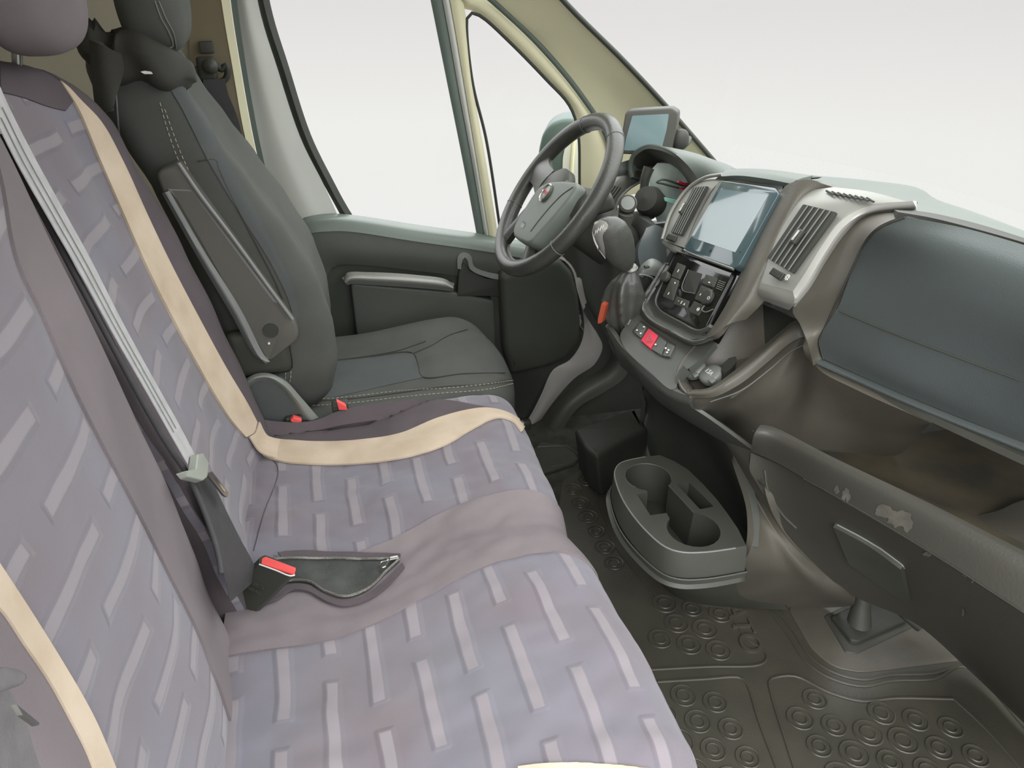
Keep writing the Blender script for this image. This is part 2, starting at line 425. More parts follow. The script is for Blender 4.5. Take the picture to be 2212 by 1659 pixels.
def over(B, curves, nu=30, nv=6, off=.002, thick=.003, mb=None, fall=None):
    cs = [cat([(a, b, 0) for a, b in c], nu) for c in curves]; mb = mb or MB(); rows = []; last = None
    for j in range(nv):
        row = []
        for i in range(nu):
            q = cat([c[i] for c in cs], nv)[j] if len(cs) > 2 else cs[0][i].lerp(cs[1][i], j / (nv - 1))
            p = hit(B, q.x, q.y, off)
            row.append(p)
        rows.append(row)
    # fill misses with the nearest hit depth along the same ray
    for j in range(nv):
        for i in range(nu):
            if rows[j][i] is None:
                best = None
                for jj in range(nv):
                    for ii in range(nu):
                        if rows[jj][ii] is not None:
                            d = abs(jj - j) * 3 + abs(ii - i)
                            if best is None or d < best[0]: best = (d, rows[jj][ii])
                q = cat([c[i] for c in cs], nv)[j] if len(cs) > 2 else cs[0][i].lerp(cs[1][i], j / (nv - 1))
                v = ray(q.x, q.y); rows[j][i] = CAM + v * ((best[1] - CAM).dot(v) / v.dot(v))
    return mb.grid(rows, thick=thick)
def line(B, pts, r=.001, off=.0005, n=40, mb=None, dash=False, closed=False):
    c = cat([(a, b, 0) for a, b in pts], n, closed); P = [hit(B, q.x, q.y, off) for q in c]; P = [p for p in P if p]
    mb = mb or MB()
    if len(P) < 2: return mb
    return mb.stitches(P) if dash else mb.tube(P, r, 6, closed, res=0)
def surf(fn, nu, nv, thick, uvf=None, face=None):
    rows = [[Vector(fn(i / (nu - 1), j / (nv - 1))) for i in range(nu)] for j in range(nv)]; mb = MB(); uvs = None
    if uvf: uvs = [uvf(i / (nu - 1), j / (nv - 1), rows[j][i]) for j in range(nv) for i in range(nu)]
    return mb.grid(rows, uvs=uvs, thick=thick, face=face)
# =============================================================== STRUCTURE
struct(MB().box((.35, -.03, -.02), (2.1, 1.9, .04)).build('floor', 'carpet'))
struct(MB().box((-.1, -.02, 1.64), (1.2, 1.9, .04)).build('ceiling', 'wallc'))
struct(MB().box((-.68, -.02, .82), (.04, 1.9, 1.64)).build('wall_back', 'wallc'))
# firewall behind the pedals, sloping
fw = MB().patch([[(1.24, -.98, 0), (1.24, .9, 0)], [(1.33, -.98, .10), (1.33, .9, .10)], [(1.37, -.98, .30), (1.37, .9, .30)], [(1.38, -.98, .62), (1.38, .9, .62)]], 8, 14, .03)
struct(fw.build('wall_front', 'carpet'))
# side wall behind the driver
struct(MB().patch([[(-.70, .885, 1.62), (-.45, .885, 1.62), (-.17, .885, 1.62)], [(-.70, .885, .8), (-.45, .885, .8), (-.14, .885, .8)], [(-.70, .885, 0), (-.45, .885, 0), (-.12, .885, 0)]], 8, 8, .02).build('wall_left', 'wallc'))
def strip(pa, pb, yy, thick=.02, n=30, mb=None, yb=None):
    a = [Y(px, py, yy) for px, py in pa]; b = [Y(px, py, yb if yb is not None else yy) for px, py in pb]
    return (mb or MB()).patch([a, b], n, 5, thick)
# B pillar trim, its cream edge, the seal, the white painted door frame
t2 = strip([(385, -420), (405, 0), (425, 300), (470, 420), (520, 560)], [(430, -420), (480, 0), (505, 150), (530, 290), (562, 410), (600, 560)], .855, yb=.835)
trim2 = struct(t2.build('trim_2', 'tan'))
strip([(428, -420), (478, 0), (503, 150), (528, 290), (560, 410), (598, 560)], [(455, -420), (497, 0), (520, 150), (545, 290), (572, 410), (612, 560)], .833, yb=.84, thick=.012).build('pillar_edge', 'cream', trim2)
strip([(425, -40), (445, 10), (455, 100), (470, 150)], [(452, -40), (450, 10), (459, 100), (474, 150)], .845, thick=.003).build('pillar_groove', 'rubber', trim2)
MB().box(Y(446, 102, .838), (.03, .012, .025), bev=.003).build('belt_height_catch', 'dark', trim2)
seal = struct(strip([(457, -420), (498, 0), (521, 150), (546, 290), (573, 410), (613, 560)], [(470, -420), (511, 0), (532, 150), (557, 290), (584, 410), (624, 560)], .845, thick=.015).build('trim_3', 'rubberg'))
fr = MB().patch([[Y(a, b, .86) for a, b in ((470, -420), (510, 0), (532, 150), (557, 290), (584, 410), (640, 560))],
                 [Y(a, b, .85) for a, b in ((490, -420), (530, 0), (562, 150), (604, 300), (650, 420), (700, 530))],
                 [Y(a, b, .865) for a, b in ((508, -420), (556, 0), (600, 150), (650, 300), (700, 400), (745, 500))]], 36, 12, .02)
body = struct(fr.build('trim_4', 'body'))
# A pillar trim
ap = MB().patch([[Y(a, b, .845) for a, b in ((860, -300), (1060, 0), (1160, 92), (1250, 200), (1310, 300), (1345, 420))],
                 [Y(a, b, .80) for a, b in ((960, -300), (1135, 0), (1250, 115), (1340, 210), (1430, 320), (1500, 420))],
                 [Y(a, b, .735) for a, b in ((1010, -240), (1213, 0), (1343, 130), (1433, 228), (1535, 345), (1600, 420))]], 36, 14, .004)
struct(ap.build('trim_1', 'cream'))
struct(MB().tube([Y(a, b, .73) for a, b in ((1010, -246), (1216, 0), (1346, 130), (1436, 226), (1540, 345), (1600, 415))], .0065, 8).build('trim_5', 'rubber'))
# windscreen
wl = [Y(a, b, .725) for a, b in ((1010, -246), (1216, 0), (1346, 130), (1436, 226), (1540, 345))] + [Vector((1.12, .725, .84))]
wm = [p + Vector((.10, -.73, .03)) for p in wl]; wr = [p + Vector((0, -1.5, 0)) for p in wl]
struct(MB().patch([wl, wm, wr], 24, 14, .005).build('window_1', 'glass'))
# =============================================================== DRIVER'S DOOR
DY = .80
door = thing('door_1', (.15, .84, .1), kind='structure')
rowsD = [([(630, 520), (634, 490), (655, 470), (700, 462), (750, 463), (900, 485), (1060, 508), (1180, 530)], .855),
         ([(634, 540), (640, 500), (662, 482), (705, 474), (750, 476), (900, 500), (1060, 524), (1180, 548)], .80),
         ([(640, 570), (648, 530), (668, 506), (710, 500), (750, 500), (900, 522), (1060, 545), (1180, 568)], .785),
         ([(655, 620), (665, 570), (690, 545), (720, 548), (760, 548), (900, 560), (1060, 575), (1180, 590)], .79)]
MB().patch([[Y(a, b, y) for a, b in c] for c, y in rowsD[:2]] + [[Y(a, b, rowsD[2][1]) for a, b in rowsD[2][0]]], 40, 10, .02).build('door_capping', 'door_top', door)
MB().patch([[Y(a, b, .788) for a, b in rowsD[2][0]], [Y(a, b, .786) for a, b in rowsD[3][0]],
            [Y(a, b, .80) for a, b in ((672, 690), (690, 640), (705, 600), (722, 575), (770, 572), (900, 585), (1060, 605), (1180, 620))]], 40, 8, .02).build('door_panel', 'door', door)
MB().patch([[Y(a, b, .812) for a, b in ((655, 690), (690, 600), (722, 570), (770, 568), (900, 582), (1060, 600), (1180, 620))],
            [Y(a, b, .815) for a, b in ((655, 800), (700, 680), (735, 640), (780, 632), (900, 640), (1060, 660), (1180, 680))],
            [Y(a, b, .812) for a, b in ((655, 1000), (700, 900), (735, 860), (780, 860), (900, 860), (1060, 860), (1180, 860))]], 30, 10, .02).build('door_recess', 'door_dark', door)  # darker than the panel: the recess shade is put into the colour
MB().slab(rnd([Y(a, b, .786) for a, b in ((757, 612), (985, 632), (1068, 650), (1075, 850), (790, 850), (770, 720))], .012), (0, .025, 0), .006).build('door_pocket', 'door', door)
MB().patch([[Y(a, b, .775) for a, b in ((743, 604), (748, 590), (800, 588), (900, 594), (965, 604), (978, 616))],
            [Y(a, b, .76) for a, b in ((745, 610), (752, 602), (805, 602), (900, 608), (965, 616), (979, 622))],
            [Y(a, b, .775) for a, b in ((750, 616), (758, 614), (808, 616), (900, 622), (965, 628), (980, 630))]], 30, 10, .02).build('grab_trim', 'silver', door)
ph = MB().patch([[Y(a, b, .778) for a, b in ((988, 580), (990, 552), (1003, 546), (1017, 552), (1024, 575), (1060, 590), (1110, 597))],
                 [Y(a, b, .776) for a, b in ((996, 582), (999, 562), (1004, 556), (1010, 562), (1016, 582), (1056, 600), (1110, 608))]], 30, 4, .012)
ph.build('inner_door_handle', 'rim', door)
MB().slab(rnd([Y(a, b, .782) for a, b in ((992, 586), (1002, 566), (1014, 584), (1050, 602), (1110, 606), (1110, 640), (988, 640))], .006), (0, .02, 0), .002).build('handle_recess', 'deep', door)
# lower front bulge with the speaker
spk = rnd([Y(a, b, .745) for a, b in ((1082, 600), (1110, 575), (1165, 560), (1212, 562), (1238, 590), (1252, 640), (1257, 700), (1253, 740), (1228, 776), (1180, 795), (1105, 812), (1090, 760))], .012)
MB().slab(spk, (0, .06, 0), .018).build('lower_pocket', 'door_dark', door)
MB().slab(rnd([Y(a, b, .79) for a, b in ((1060, 600), (1240, 600), (1250, 750), (1225, 778), (1190, 800), (1165, 845), (1120, 930), (1060, 930))], .01), (0, .03, 0)).build('lower_panel', 'deep', door)
# door glass frame: rubber at rear edge of the window, divider bars, glass
MB().patch([[Y(a, b, .872) for a, b in ((506, -420), (556, 0), (600, 150), (650, 300), (700, 400), (722, 440), (738, 470))],
            [Y(a, b, .86) for a, b in ((516, -420), (568, 0), (613, 150), (662, 300), (712, 402), (732, 440), (752, 472))]], 40, 4, .02).build('window_rubber', 'rubber', door)
def bar(l, r, yy, nm, m, th=.02):
    MB().patch([[Y(a, b, yy) for a, b in l], [Y((a + c) / 2, (b + d) / 2, yy - .006) for (a, b), (c, d) in zip(l, r)], [Y(a, b, yy) for a, b in r]], 24, 6, th).build(nm, m, door)
bar(((845, -420), (930, 0), (970, 200), (1000, 350), (1032, 520)), ((870, -420), (958, 0), (994, 200), (1022, 350), (1051, 520)), .862, 'divider_rubber', 'rubberg')
bar(((868, -420), (956, 0), (992, 200), (1020, 350), (1049, 520)), ((882, -420), (974, 0), (1008, 200), (1033, 350), (1061, 520)), .858, 'divider_strip', 'body')
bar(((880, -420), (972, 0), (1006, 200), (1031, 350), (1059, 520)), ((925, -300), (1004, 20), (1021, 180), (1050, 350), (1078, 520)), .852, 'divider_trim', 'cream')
# frame around the quarter window
qa = [(925, -300), (1006, 25), (1016, 22), (1035, 32), (1100, 90), (1180, 170), (1230, 225), (1250, 280), (1255, 400), (1258, 520)]
qb = [(925, -310), (985, -40), (1010, -20), (1060, 5), (1130, 68), (1215, 160), (1275, 240), (1318, 320), (1330, 420), (1330, 520)]
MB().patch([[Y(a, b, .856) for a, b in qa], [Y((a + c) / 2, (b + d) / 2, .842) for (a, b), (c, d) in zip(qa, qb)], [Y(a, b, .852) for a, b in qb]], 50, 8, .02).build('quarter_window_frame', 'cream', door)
MB().tube([Y(a, b, .853) for a, b in ((1084, 520), (1050, 300), (1021, 180), (1008, 60), (1010, 36), (1020, 28), (1040, 36), (1100, 90), (1180, 172), (1230, 228), (1248, 280), (1252, 400), (1255, 520))], .004, 8, res=70).build('quarter_window_seal', 'rubber', door)
MB().tube([Y(a, b, .84) for a, b in ((930, -300), (1045, -15), (1062, 0), (1160, 92), (1255, 205), (1312, 300), (1335, 420))], .007, 8, res=50).build('door_seal', 'rubberg', door)
struct(MB().slab([Y(a, b, .87) for a, b in ((520, -400), (860, -400), (945, 0), (1045, 515), (750, 475), (660, 300), (570, 0))], (0, .005, 0)).build('window_2', 'glass'))
struct(MB().slab([Y(a, b, .865) for a, b in ((1008, 35), (1020, 30), (1240, 240), (1250, 300), (1255, 520), (1080, 510))], (0, .005, 0)).build('window_3', 'glass'))
# painted sill curve below the A pillar, black seal beside it
a1 = [(1165, 562), (1205, 560), (1225, 575), (1240, 610), (1252, 650), (1262, 700), (1255, 742), (1230, 778), (1195, 798), (1170, 850), (1150, 890), (1125, 930)]
a2 = [(1170, 556), (1222, 560), (1246, 590), (1252, 640), (1268, 690), (1300, 728), (1318, 752), (1300, 790), (1250, 820), (1205, 860), (1170, 905), (1140, 948)]
sl = MB().patch([[Y(a, b, .80) for a, b in a1], [Y((a + c) / 2, (b + d) / 2, .79) for (a, b), (c, d) in zip(a1, a2)], [Y(a, b, .81) for a, b in a2]], 50, 8, .03)
sill = struct(sl.build('trim_6', 'sill'))
MB().box(Y(1130, 925, .775), (.05, .03, .06), bev=.012).build('sill_cap', 'deep', sill)
# wheel arch carpet and bulkhead side left of the driver's footwell
a3 = [(1290, 640), (1318, 752), (1300, 790), (1250, 820), (1205, 860), (1170, 905), (1142, 950), (1120, 1010)]
a4 = [(1350, 660), (1368, 760), (1350, 815), (1300, 850), (1250, 880), (1215, 930), (1190, 985), (1180, 1040)]
arch = MB().patch([[Y(a, b, .81) for a, b in a3], [Y((a + c) / 2, (b + d) / 2, .75) for (a, b), (c, d) in zip(a3, a4)], [Y(a, b, .74) for a, b in a4]], 40, 8, .02)
struct(arch.build('trim_7', 'dark'))
struct(MB().patch([[(.3, .84, 0), (.3, .84, .5)], [(.75, .80, 0), (.75, .80, .6)], [(1.36, .78, 0), (1.36, .78, .62)]], 8, 12, .03).build('wall_left_footwell', 'deep'))
# =============================================================== BENCH SEAT
def HB(x, y):
    z = .418 + .035 * sm(x, -.05, .28) - .012 * math.exp(-((x - .02) / .12) ** 2)
    z -= .010 * math.exp(-((y + .17) / .05) ** 2)
    z += .007 * math.sin((x * 31 + y * 9)) * math.exp(-((y + .0) / .09) ** 2) * .6
    z += (noise.noise(Vector((x * 9, y * 15, 1.3)))) * .008 + noise.noise(Vector((x * 26, y * 38, 4))) * .0028
    return z
XF, RF = .300, .065
def cush(u, v):
    y = -.66 + .95 * u
    d = v * .98
    if d < .50: x = -.20 + d; z = HB(x, y)
    else:
        a = min((d - .50) / RF, math.radians(85)); z0 = HB(XF, y); x = XF + RF * math.sin(a); z = z0 - RF * (1 - math.cos(a))
        rest = d - .50 - RF * math.radians(85)
        if rest > 0: x += rest * math.cos(math.radians(85)) - rest * .12; z -= rest * .95
    x += (-.012 * math.exp(-((y + .2) / .05) ** 2) + .006 * math.sin(y * 9)) * sm(d, .3, .55)
    for e0, s_ in ((-.60, -1), (.232, 1)):
        q = (y - e0) * s_
        if q > 0:
            r = .045; a = min(q / r, math.pi / 2); z -= r * (1 - math.cos(a)); yy = e0 + s_ * (r * math.sin(a)) 
            if q > r * math.pi / 2: z -= (q - r * math.pi / 2)
            y = yy
    return (x, y, z)
bench = thing('passenger_bench_seat', (.05, -.2, 0), 'double passenger bench in mauve-grey covers with dashed pattern and beige piping', 'bench seat')
cu = surf(cush, 190, 190, .03, lambda u, v, p: (-.66 + .95 * u, v * .98 + .012))
cu.build('cushion_cover', 'fabric', bench)
CB = bvh(cu)
MB().box((.07, -.19, .20), (.42, .84, .30), bev=.03).build('seat_base', 'deep', bench)
# plain strip between the two places
def stripf(u, v):
    yl = -.322 + .058 * sm(v, .12, .42) - .03 * sm(v, .46, .6); yr = -.150 + .045 * sm(v, .1, .42) - .02 * sm(v, .46, .6)
    y = yl + (yr - yl) * u; p = Vector(cush((y + .66) / .95, v)); a = Vector(cush((y + .66) / .95 + .004, v)); b = Vector(cush((y + .66) / .95, v + .004))
    n = (b - p).cross(a - p).normalized(); n = -n if n.dot(Vector((.5, 0, 1))) < 0 else n
    return p + n * .0035
surf(stripf, 36, 150, .004).build('centre_strip', 'purple', bench)
# far beige piping and the dark side cloth beyond it
pA = [(528, 925), (545, 950), (575, 972), (620, 988), (700, 992), (780, 988), (870, 972), (950, 938), (1010, 905), (1060, 893), (1100, 900), (1130, 925)]
pB = [(520, 935), (540, 965), (565, 985), (610, 1000), (690, 1006), (780, 1004), (880, 990), (960, 965), (1020, 930), (1075, 905), (1105, 912), (1125, 935)]
pM = [(528, 905), (550, 930), (585, 948), (640, 955), (720, 957), (800, 951), (870, 938), (940, 908), (1000, 890), (1050, 884), (1092, 893), (1132, 915)]
pT = [(520, 880), (545, 900), (580, 908), (650, 912), (690, 905), (730, 888), (800, 874), (880, 866), (960, 866), (1020, 876), (1085, 890), (1130, 912)]
over(CB, [pM, pA, pB], 80, 8, .005, .004).build('piping', 'piping', bench)
over(CB, [pT, [(a * .5 + c * .5, b * .5 + d * .5) for (a, b), (c, d) in zip(pT, pM)], pM], 80, 12, .004, .004).build('side_cloth', 'purpled', bench)
# near piping just at the frame edge
over(CB, [[(1120, 1659), (1180, 1652), (1250, 1650), (1330, 1652), (1400, 1659)], [(1120, 1690), (1180, 1690), (1250, 1690), (1330, 1690), (1400, 1690)]], 30, 5, .004, .004).build('piping', 'piping', bench)
# backrests
def mid(u, v):
    y = -.235 + .525 * u; zt = 1.145 - .10 * max(0, (y - .08) / .2) ** 2.2; z = .36 + v * (zt - .36)
    x = -.176 - .235 * (z - .43) + .012 * math.sin(math.pi * min(1, max(0, (z - .4) / .6)))
    x += .026 * sm(y, .10, .22) - .008 * math.exp(-((y + .02) / .08) ** 2)
    q = (y - .245) / .045
    if q > 0: x -= .045 * (1 - math.sqrt(max(0, 1 - q * q)))
    q = (z - (zt - .05)) / .05
    if q > 0: x -= .05 * (1 - math.sqrt(max(0, 1 - q * q)))
    x += noise.noise(Vector((y * 12, z * 10, 8))) * .006
    return (x, y, z)
mb_ = surf(mid, 90, 110, .012, lambda u, v, p: (p.y, p.z * 1.03 + .004))
mb_.build('middle_backrest', 'fabric', bench); MBV = bvh(mb_)
surf(lambda u, v: Vector(mid(u, v)) + Vector((-.0125, 0, 0)), 30, 40, .09).build('backrest_shell', 'purpled', bench)
over(MBV, [[(128, 178), (165, 235), (210, 340), (262, 460), (310, 570), (370, 690), (430, 800), (490, 900), (528, 945)],
           [(146, 192), (190, 250), (238, 345), (290, 460), (338, 565), (400, 690), (460, 800), (515, 890), (545, 935)],
           [(165, 212), (215, 265), (262, 350), (312, 460), (360, 560), (425, 685), (485, 795), (530, 870), (552, 912)]], 60, 6, .004, .004).build('piping', 'piping', bench)
pc_ = sorted([(p.z, p.y) for p in (hit(MBV, q.x, q.y) for q in cat([(a, b, 0) for a, b in ((146, 192), (190, 250), (238, 345), (290, 460), (338, 565), (400, 690), (460, 800), (515, 890), (545, 935))], 40)) if p])
def py_(z):
    if z <= pc_[0][0]: return pc_[0][1]
    for (z0, y0), (z1, y1) in zip(pc_, pc_[1:]):
        if z <= z1: return y0 + (y1 - y0) * (z - z0) / max(z1 - z0, 1e-6)
    return pc_[-1][1]
def sidec(u, v):
    p = Vector(mid(.9, v)); y0 = py_(p.z); uu = (y0 + .235) / .525; uu = uu + (1 - uu) * u
    p = Vector(mid(uu, v)); a = Vector(mid(uu + .003, v)) if uu < .996 else p + (p - Vector(mid(uu - .003, v))); b = Vector(mid(uu, min(1, v + .004))) if v < .99 else p + (p - Vector(mid(uu, v - .004)))
    n = (a - p).cross(b - p).normalized(); n = -n if n.x < 0 else n
    return p + n * .002
surf(sidec, 24, 90, .003).build('side_cloth', 'purpled', bench)
over(MBV, [[(0, 135), (60, 145), (120, 172), (160, 215)], [(0, 200), (50, 212), (100, 230), (140, 240)]], 30, 8, .002, .003).build('top_border', 'purpled', bench)
def outr(u, v):
    y = -.74 + .475 * u; zt = 1.16; z = .36 + v * (zt - .36)
    x = -.196 - .125 * (z - .42) + .010 * math.sin(math.pi * (z - .36) / .8)
    x += .012 * math.exp(-((y + .48) / .10) ** 2)
    for e0, sg in ((-.30, 1), (-.69, -1)):
        q = (y - e0) * sg / .045
        if q > 0: x -= .04 * (1 - math.sqrt(max(0, 1 - min(1, q) ** 2)))
    x += noise.noise(Vector((y * 11, z * 9, 3))) * .006
    return (x, y, z)
ob_ = surf(outr, 90, 120, .012, lambda u, v, p: (p.y + .03, p.z * 1.01 + .02))
ob_.build('outer_backrest', 'fabric', bench); OBV = bvh(ob_)
surf(lambda u, v: Vector(outr(u, v)) + Vector((-.0125, 0, 0)), 30, 40, .08).build('backrest_shell', 'purpled', bench)
ps_ = sorted([(p.z, p.y) for p in (hit(OBV, q.x, q.y) for q in cat([(a, b, 0) for a, b in ((-20, 320), (0, 400), (30, 560), (90, 690), (150, 830), (215, 960), (300, 1120), (360, 1240), (425, 1370), (455, 1450))], 50)) if p])
def bord(u, v):
    zz = outr(.6, v)[2]; y0 = ps_[0][1] if zz <= ps_[0][0] else ps_[-1][1]
    for (z0, ya), (z1, yb) in zip(ps_, ps_[1:]):
        if z0 <= zz <= z1: y0 = ya + (yb - ya) * (zz - z0) / max(z1 - z0, 1e-6)
    u0 = (y0 + .74) / .475; uu = u0 + (1 - u0) * u
    p = Vector(outr(uu, v)); return p + (Vector((1, .25 + .9 * u * u, 0)).normalized()) * .0035
surf(bord, 30, 100, .004).build('side_border', 'purple', bench)
surf(lambda u, v: Vector(mid(u * .16, v)) + Vector((.002, 0, 0)), 14, 60, .003).build('inner_border', 'purpled', bench)
br_ = [[hit(MBV, a, b, .005) for a, b in ((534, 944), (548, 934), (556, 912))], [hit(CB, a, b, .0055) for a, b in ((600, 994), (600, 976), (606, 954))]]
if all(p for r in br_ for p in r):
    mid_ = [(a + b) / 2 + Vector((-.006, 0, -.010)) for a, b in zip(*br_)]
    MB().patch([br_[0], mid_, br_[1]], 8, 14, .003).build('piping_corner', 'piping', bench)
over(OBV, [[(-40, 1180), (0, 1240), (60, 1330), (130, 1440), (190, 1545), (240, 1660), (262, 1720)],
           [(-40, 1290), (0, 1330), (40, 1390), (95, 1470), (140, 1550), (185, 1640), (210, 1720)]], 40, 6, .004, .004).build('piping', 'piping', bench)
over(OBV, [[(-40, 1290), (0, 1330), (40, 1390), (95, 1470), (140, 1550), (185, 1640), (210, 1720)],
           [(-160, 1390), (-100, 1430), (-60, 1490), (-20, 1560), (0, 1600), (60, 1680), (90, 1740)]], 40, 8, .002, .004).build('side_border', 'purple', bench)
# crease line where cushion meets the backrests
line(CB, [(556, 970), (600, 1010), (570, 1110), (548, 1190)], .0008, .0008).build('crease', 'purpled', bench)
# zip opening around the buckle
zu = [(492, 1262), (520, 1240), (560, 1222), (600, 1213), (680, 1212), (760, 1214), (830, 1216), (866, 1214)]
zl = [(492, 1298), (540, 1296), (590, 1282), (625, 1265), (665, 1266), (705, 1287), (745, 1298), (790, 1285), (830, 1250), (866, 1218)]
over(CB, [zu, zl], 60, 8, .0075, .003).build('zip_opening', 'foam', bench)
zp = MB(); line(CB, zu[2:], .0022, .009, 60, zp); line(CB, zl, .0022, .009, 90, zp); zp.build('zip_teeth', 'zip', bench)
zt_ = over(CB, [[(600, 1200), (640, 1196), (760, 1199), (868, 1204)], [(610, 1211), (680, 1210), (760, 1212), (866, 1213)]], 40, 4, .0085, .003)
over(CB, [[(496, 1302), (545, 1302), (592, 1290), (628, 1272), (664, 1273), (704, 1295), (745, 1306), (794, 1293), (836, 1258), (872, 1224)],
          [(500, 1318), (548, 1318), (600, 1303), (630, 1284), (662, 1285), (704, 1308), (746, 1318), (800, 1302), (846, 1268), (876, 1232)]], 60, 4, .0085, .003, zt_)
zt_.build('zip_tape', 'purpled', bench)
sl_ = hit(CB, 855, 1220, .012)
zs = MB().box(sl_, (.016, .008, .006), bev=.002); zs.tube([hit(CB, a, b, .013) for a, b in ((846, 1222), (838, 1226), (828, 1228), (824, 1234), (828, 1240), (836, 1238), (842, 1230))], .0016, 6, True)
zs.build('zip_slider', 'steel', bench)
# fold of cloth hanging below the opening
# cover strap and fold where the backs meet
# middle headrest
def ellips(c, r, p=2.6, nu=40, nv=24, R=None, nz=0):
    c = Vector(c); vs = []; fs = []; R = R or Matrix.Identity(3)
    def sp(v, e): return math.copysign(abs(v) ** (2 / e), v)
    for j in range(nv + 1):
        b = -math.pi / 2 + math.pi * j / nv
        for i in range(nu):
            a = 2 * math.pi * i / nu; q = Vector((r[0] * sp(math.cos(b), p) * sp(math.cos(a), p), r[1] * sp(math.cos(b), p) * sp(math.sin(a), p), r[2] * sp(math.sin(b), p)))
            if nz: q *= 1 + nz * noise.noise(q * 14 + c * 7)
            vs.append(c + R @ q)
    for j in range(nv):
        for i in range(nu): fs.append((j * nu + i, j * nu + (i + 1) % nu, (j + 1) * nu + (i + 1) % nu, (j + 1) * nu + i))
    return vs, fs
hr = MB().add(*ellips(Y(62, -34, .12), (.055, .115, .085), 2.9))
hro = hr.build('headrest', 'purple', bench)
for a, y_ in ((38, .12), (-30, .03)): MB().tube([Y(a, 190, y_), Y(a - 2, 80, y_)], .0065, 10).build('headrest_post', 'steel', hro)
# =============================================================== DRIVER'S SEAT
ds = thing('bucket_seat', (.1, .49, 0), 'black fabric driver seat with white stitching and raised grey armrest', 'seat')
def HD(x, y):
    c = (y - .495) / .205
    z = .403 + .022 * sm(x, .05, .30) + .016 * sm(abs(c), .5, .85) + .012 * sm(x, .18, .24) * (1 - abs(c))
    return z
def dc(u, v):
    t = -1.25 + 2.5 * u; y = .495 + .205 * t; d = v * .86; x0 = -.12
    xf = .352 - .05 * min(1, abs(t)) ** 3; L = xf - x0; r = .065
    if d < L: x = x0 + d; z = HD(x, min(.70, max(.29, y)))
    else:
        a = min((d - L) / r, math.pi / 2); z0 = HD(xf, min(.70, max(.29, y))); x = xf + r * math.sin(a); z = z0 - r * (1 - math.cos(a)) - max(0, d - L - r * math.pi / 2)
    q = abs(t) - .9
    if q > 0:
        r = .04; s_ = q * .205; a = min(s_ / r, math.pi / 2); z -= r * (1 - math.cos(a)) + max(0, s_ - r * math.pi / 2) * 2
        y = .495 + math.copysign(.9 * .205 + r * math.sin(a), t)
    return (x, y, z)
dcu = surf(dc, 90, 80, .02); dcu.build('cushion', 'bfab', ds); DC = bvh(dcu)
MB().box((.08, .495, .17), (.34, .40, .30), bev=.03).build('seat_base', 'deep', ds)
line(DC, [(668, 868), (760, 862), (860, 850), (960, 836), (1050, 830), (1112, 818)], .0022, .0005, 60).build('seam', 'bfab2', ds)
st = MB(); line(DC, [(668, 866), (760, 858), (860, 846), (960, 840), (1050, 831), (1112, 821)], 0, .0022, 90, st, dash=True)
line(DC, [(676, 878), (760, 872), (860, 860), (960, 850), (1050, 842), (1112, 828)], 0, .0022, 90, st, dash=True); st.build('white_stitching', 'stitch', ds, label='double row of white stitching')
over(DC, [[(690, 784), (780, 775), (860, 768), (893, 765)], [(688, 830), (780, 822), (860, 814), (912, 808)], [(684, 866), (760, 850), (840, 832), (915, 816)]], 40, 14, .0015, .003).build('centre_insert', 'bfab3', ds)
line(DC, [(690, 784), (780, 775), (893, 764), (904, 790), (912, 814), (1000, 808), (1090, 806)], .0016, .001, 60).build('seam', 'bfab2', ds)
line(DC, [(893, 764), (930, 748), (970, 725), (1010, 712)], .0014, .001, 40).build('seam', 'bfab2', ds)
line(DC, [(700, 782), (780, 772), (860, 758), (920, 738)], .0014, .001, 40).build('seam', 'bfab2', ds)
def sec(z, xb, xf, y0, y1, n=44):
    cx, cy, hx, hy = (xb + xf) / 2, (y0 + y1) / 2, (xf - xb) / 2, (y1 - y0) / 2; out = []
    for k in range(n):
        a = 2 * math.pi * k / n; c, s = math.cos(a), math.sin(a)
        px_ = math.copysign(abs(c) ** .55, c); py_ = math.copysign(abs(s) ** .55, s)
        x = cx + hx * px_
        if c > 0: x -= .030 * max(0, 1 - (py_ / .82) ** 2) * min(1, hx / .08)
        out.append(Vector((x, cy + hy * py_, z)))
    return out
DB = [(.40, -.20, -.03, .33, .66), (.45, -.215, .010, .30, .69), (.52, -.225, .030, .285, .70), (.60, -.235, .030, .28, .705), (.70, -.25, .010, .28, .70), (.80, -.262, -.035, .28, .69),
      (.90, -.285, -.090, .285, .675), (.98, -.315, -.135, .29, .655), (1.05, -.34, -.170, .305, .625), (1.10, -.35, -.19, .33, .60), (1.135, -.345, -.205, .37, .56), (1.15, -.32, -.225, .41, .52)]
cols = [cat([(a, b, c) for a, b, c, d, e in DB], 48), cat([(d, e, 0) for a, b, c, d, e in DB], 48)]
# resample both by index parameter for consistency
secs = []
for k in range(48):
    t = k / 47 * (len(DB) - 1); j = min(int(t), len(DB) - 2); f = t - j; f = f
    a, b = DB[j], DB[j + 1]; f2 = f * f * (3 - 2 * f) * .35 + f * .65
    q_ = [a[i] + (b[i] - a[i]) * (f if i == 0 else f2) for i in range(5)]; q_[3] += .027; secs.append(sec(*q_))
dbm = MB().loft(secs); dbm.build('backrest', 'bfab', ds, smooth=70); DBV = bvh(dbm)
over(DBV, [[(365, 188), (400, 250), (440, 330), (480, 400), (530, 480), (580, 560), (620, 640), (638, 700)], [(398, 190), (440, 245), (480, 330), (520, 400), (560, 470), (600, 550), (632, 620), (645, 680)]], 50, 6, .002, .003).build('far_bolster', 'bfab3', ds)
line(DBV, [(250, 178), (254, 240), (262, 310), (272, 350)], .0014, .0008).build('side_seam', 'armedge', ds)
s2 = MB()
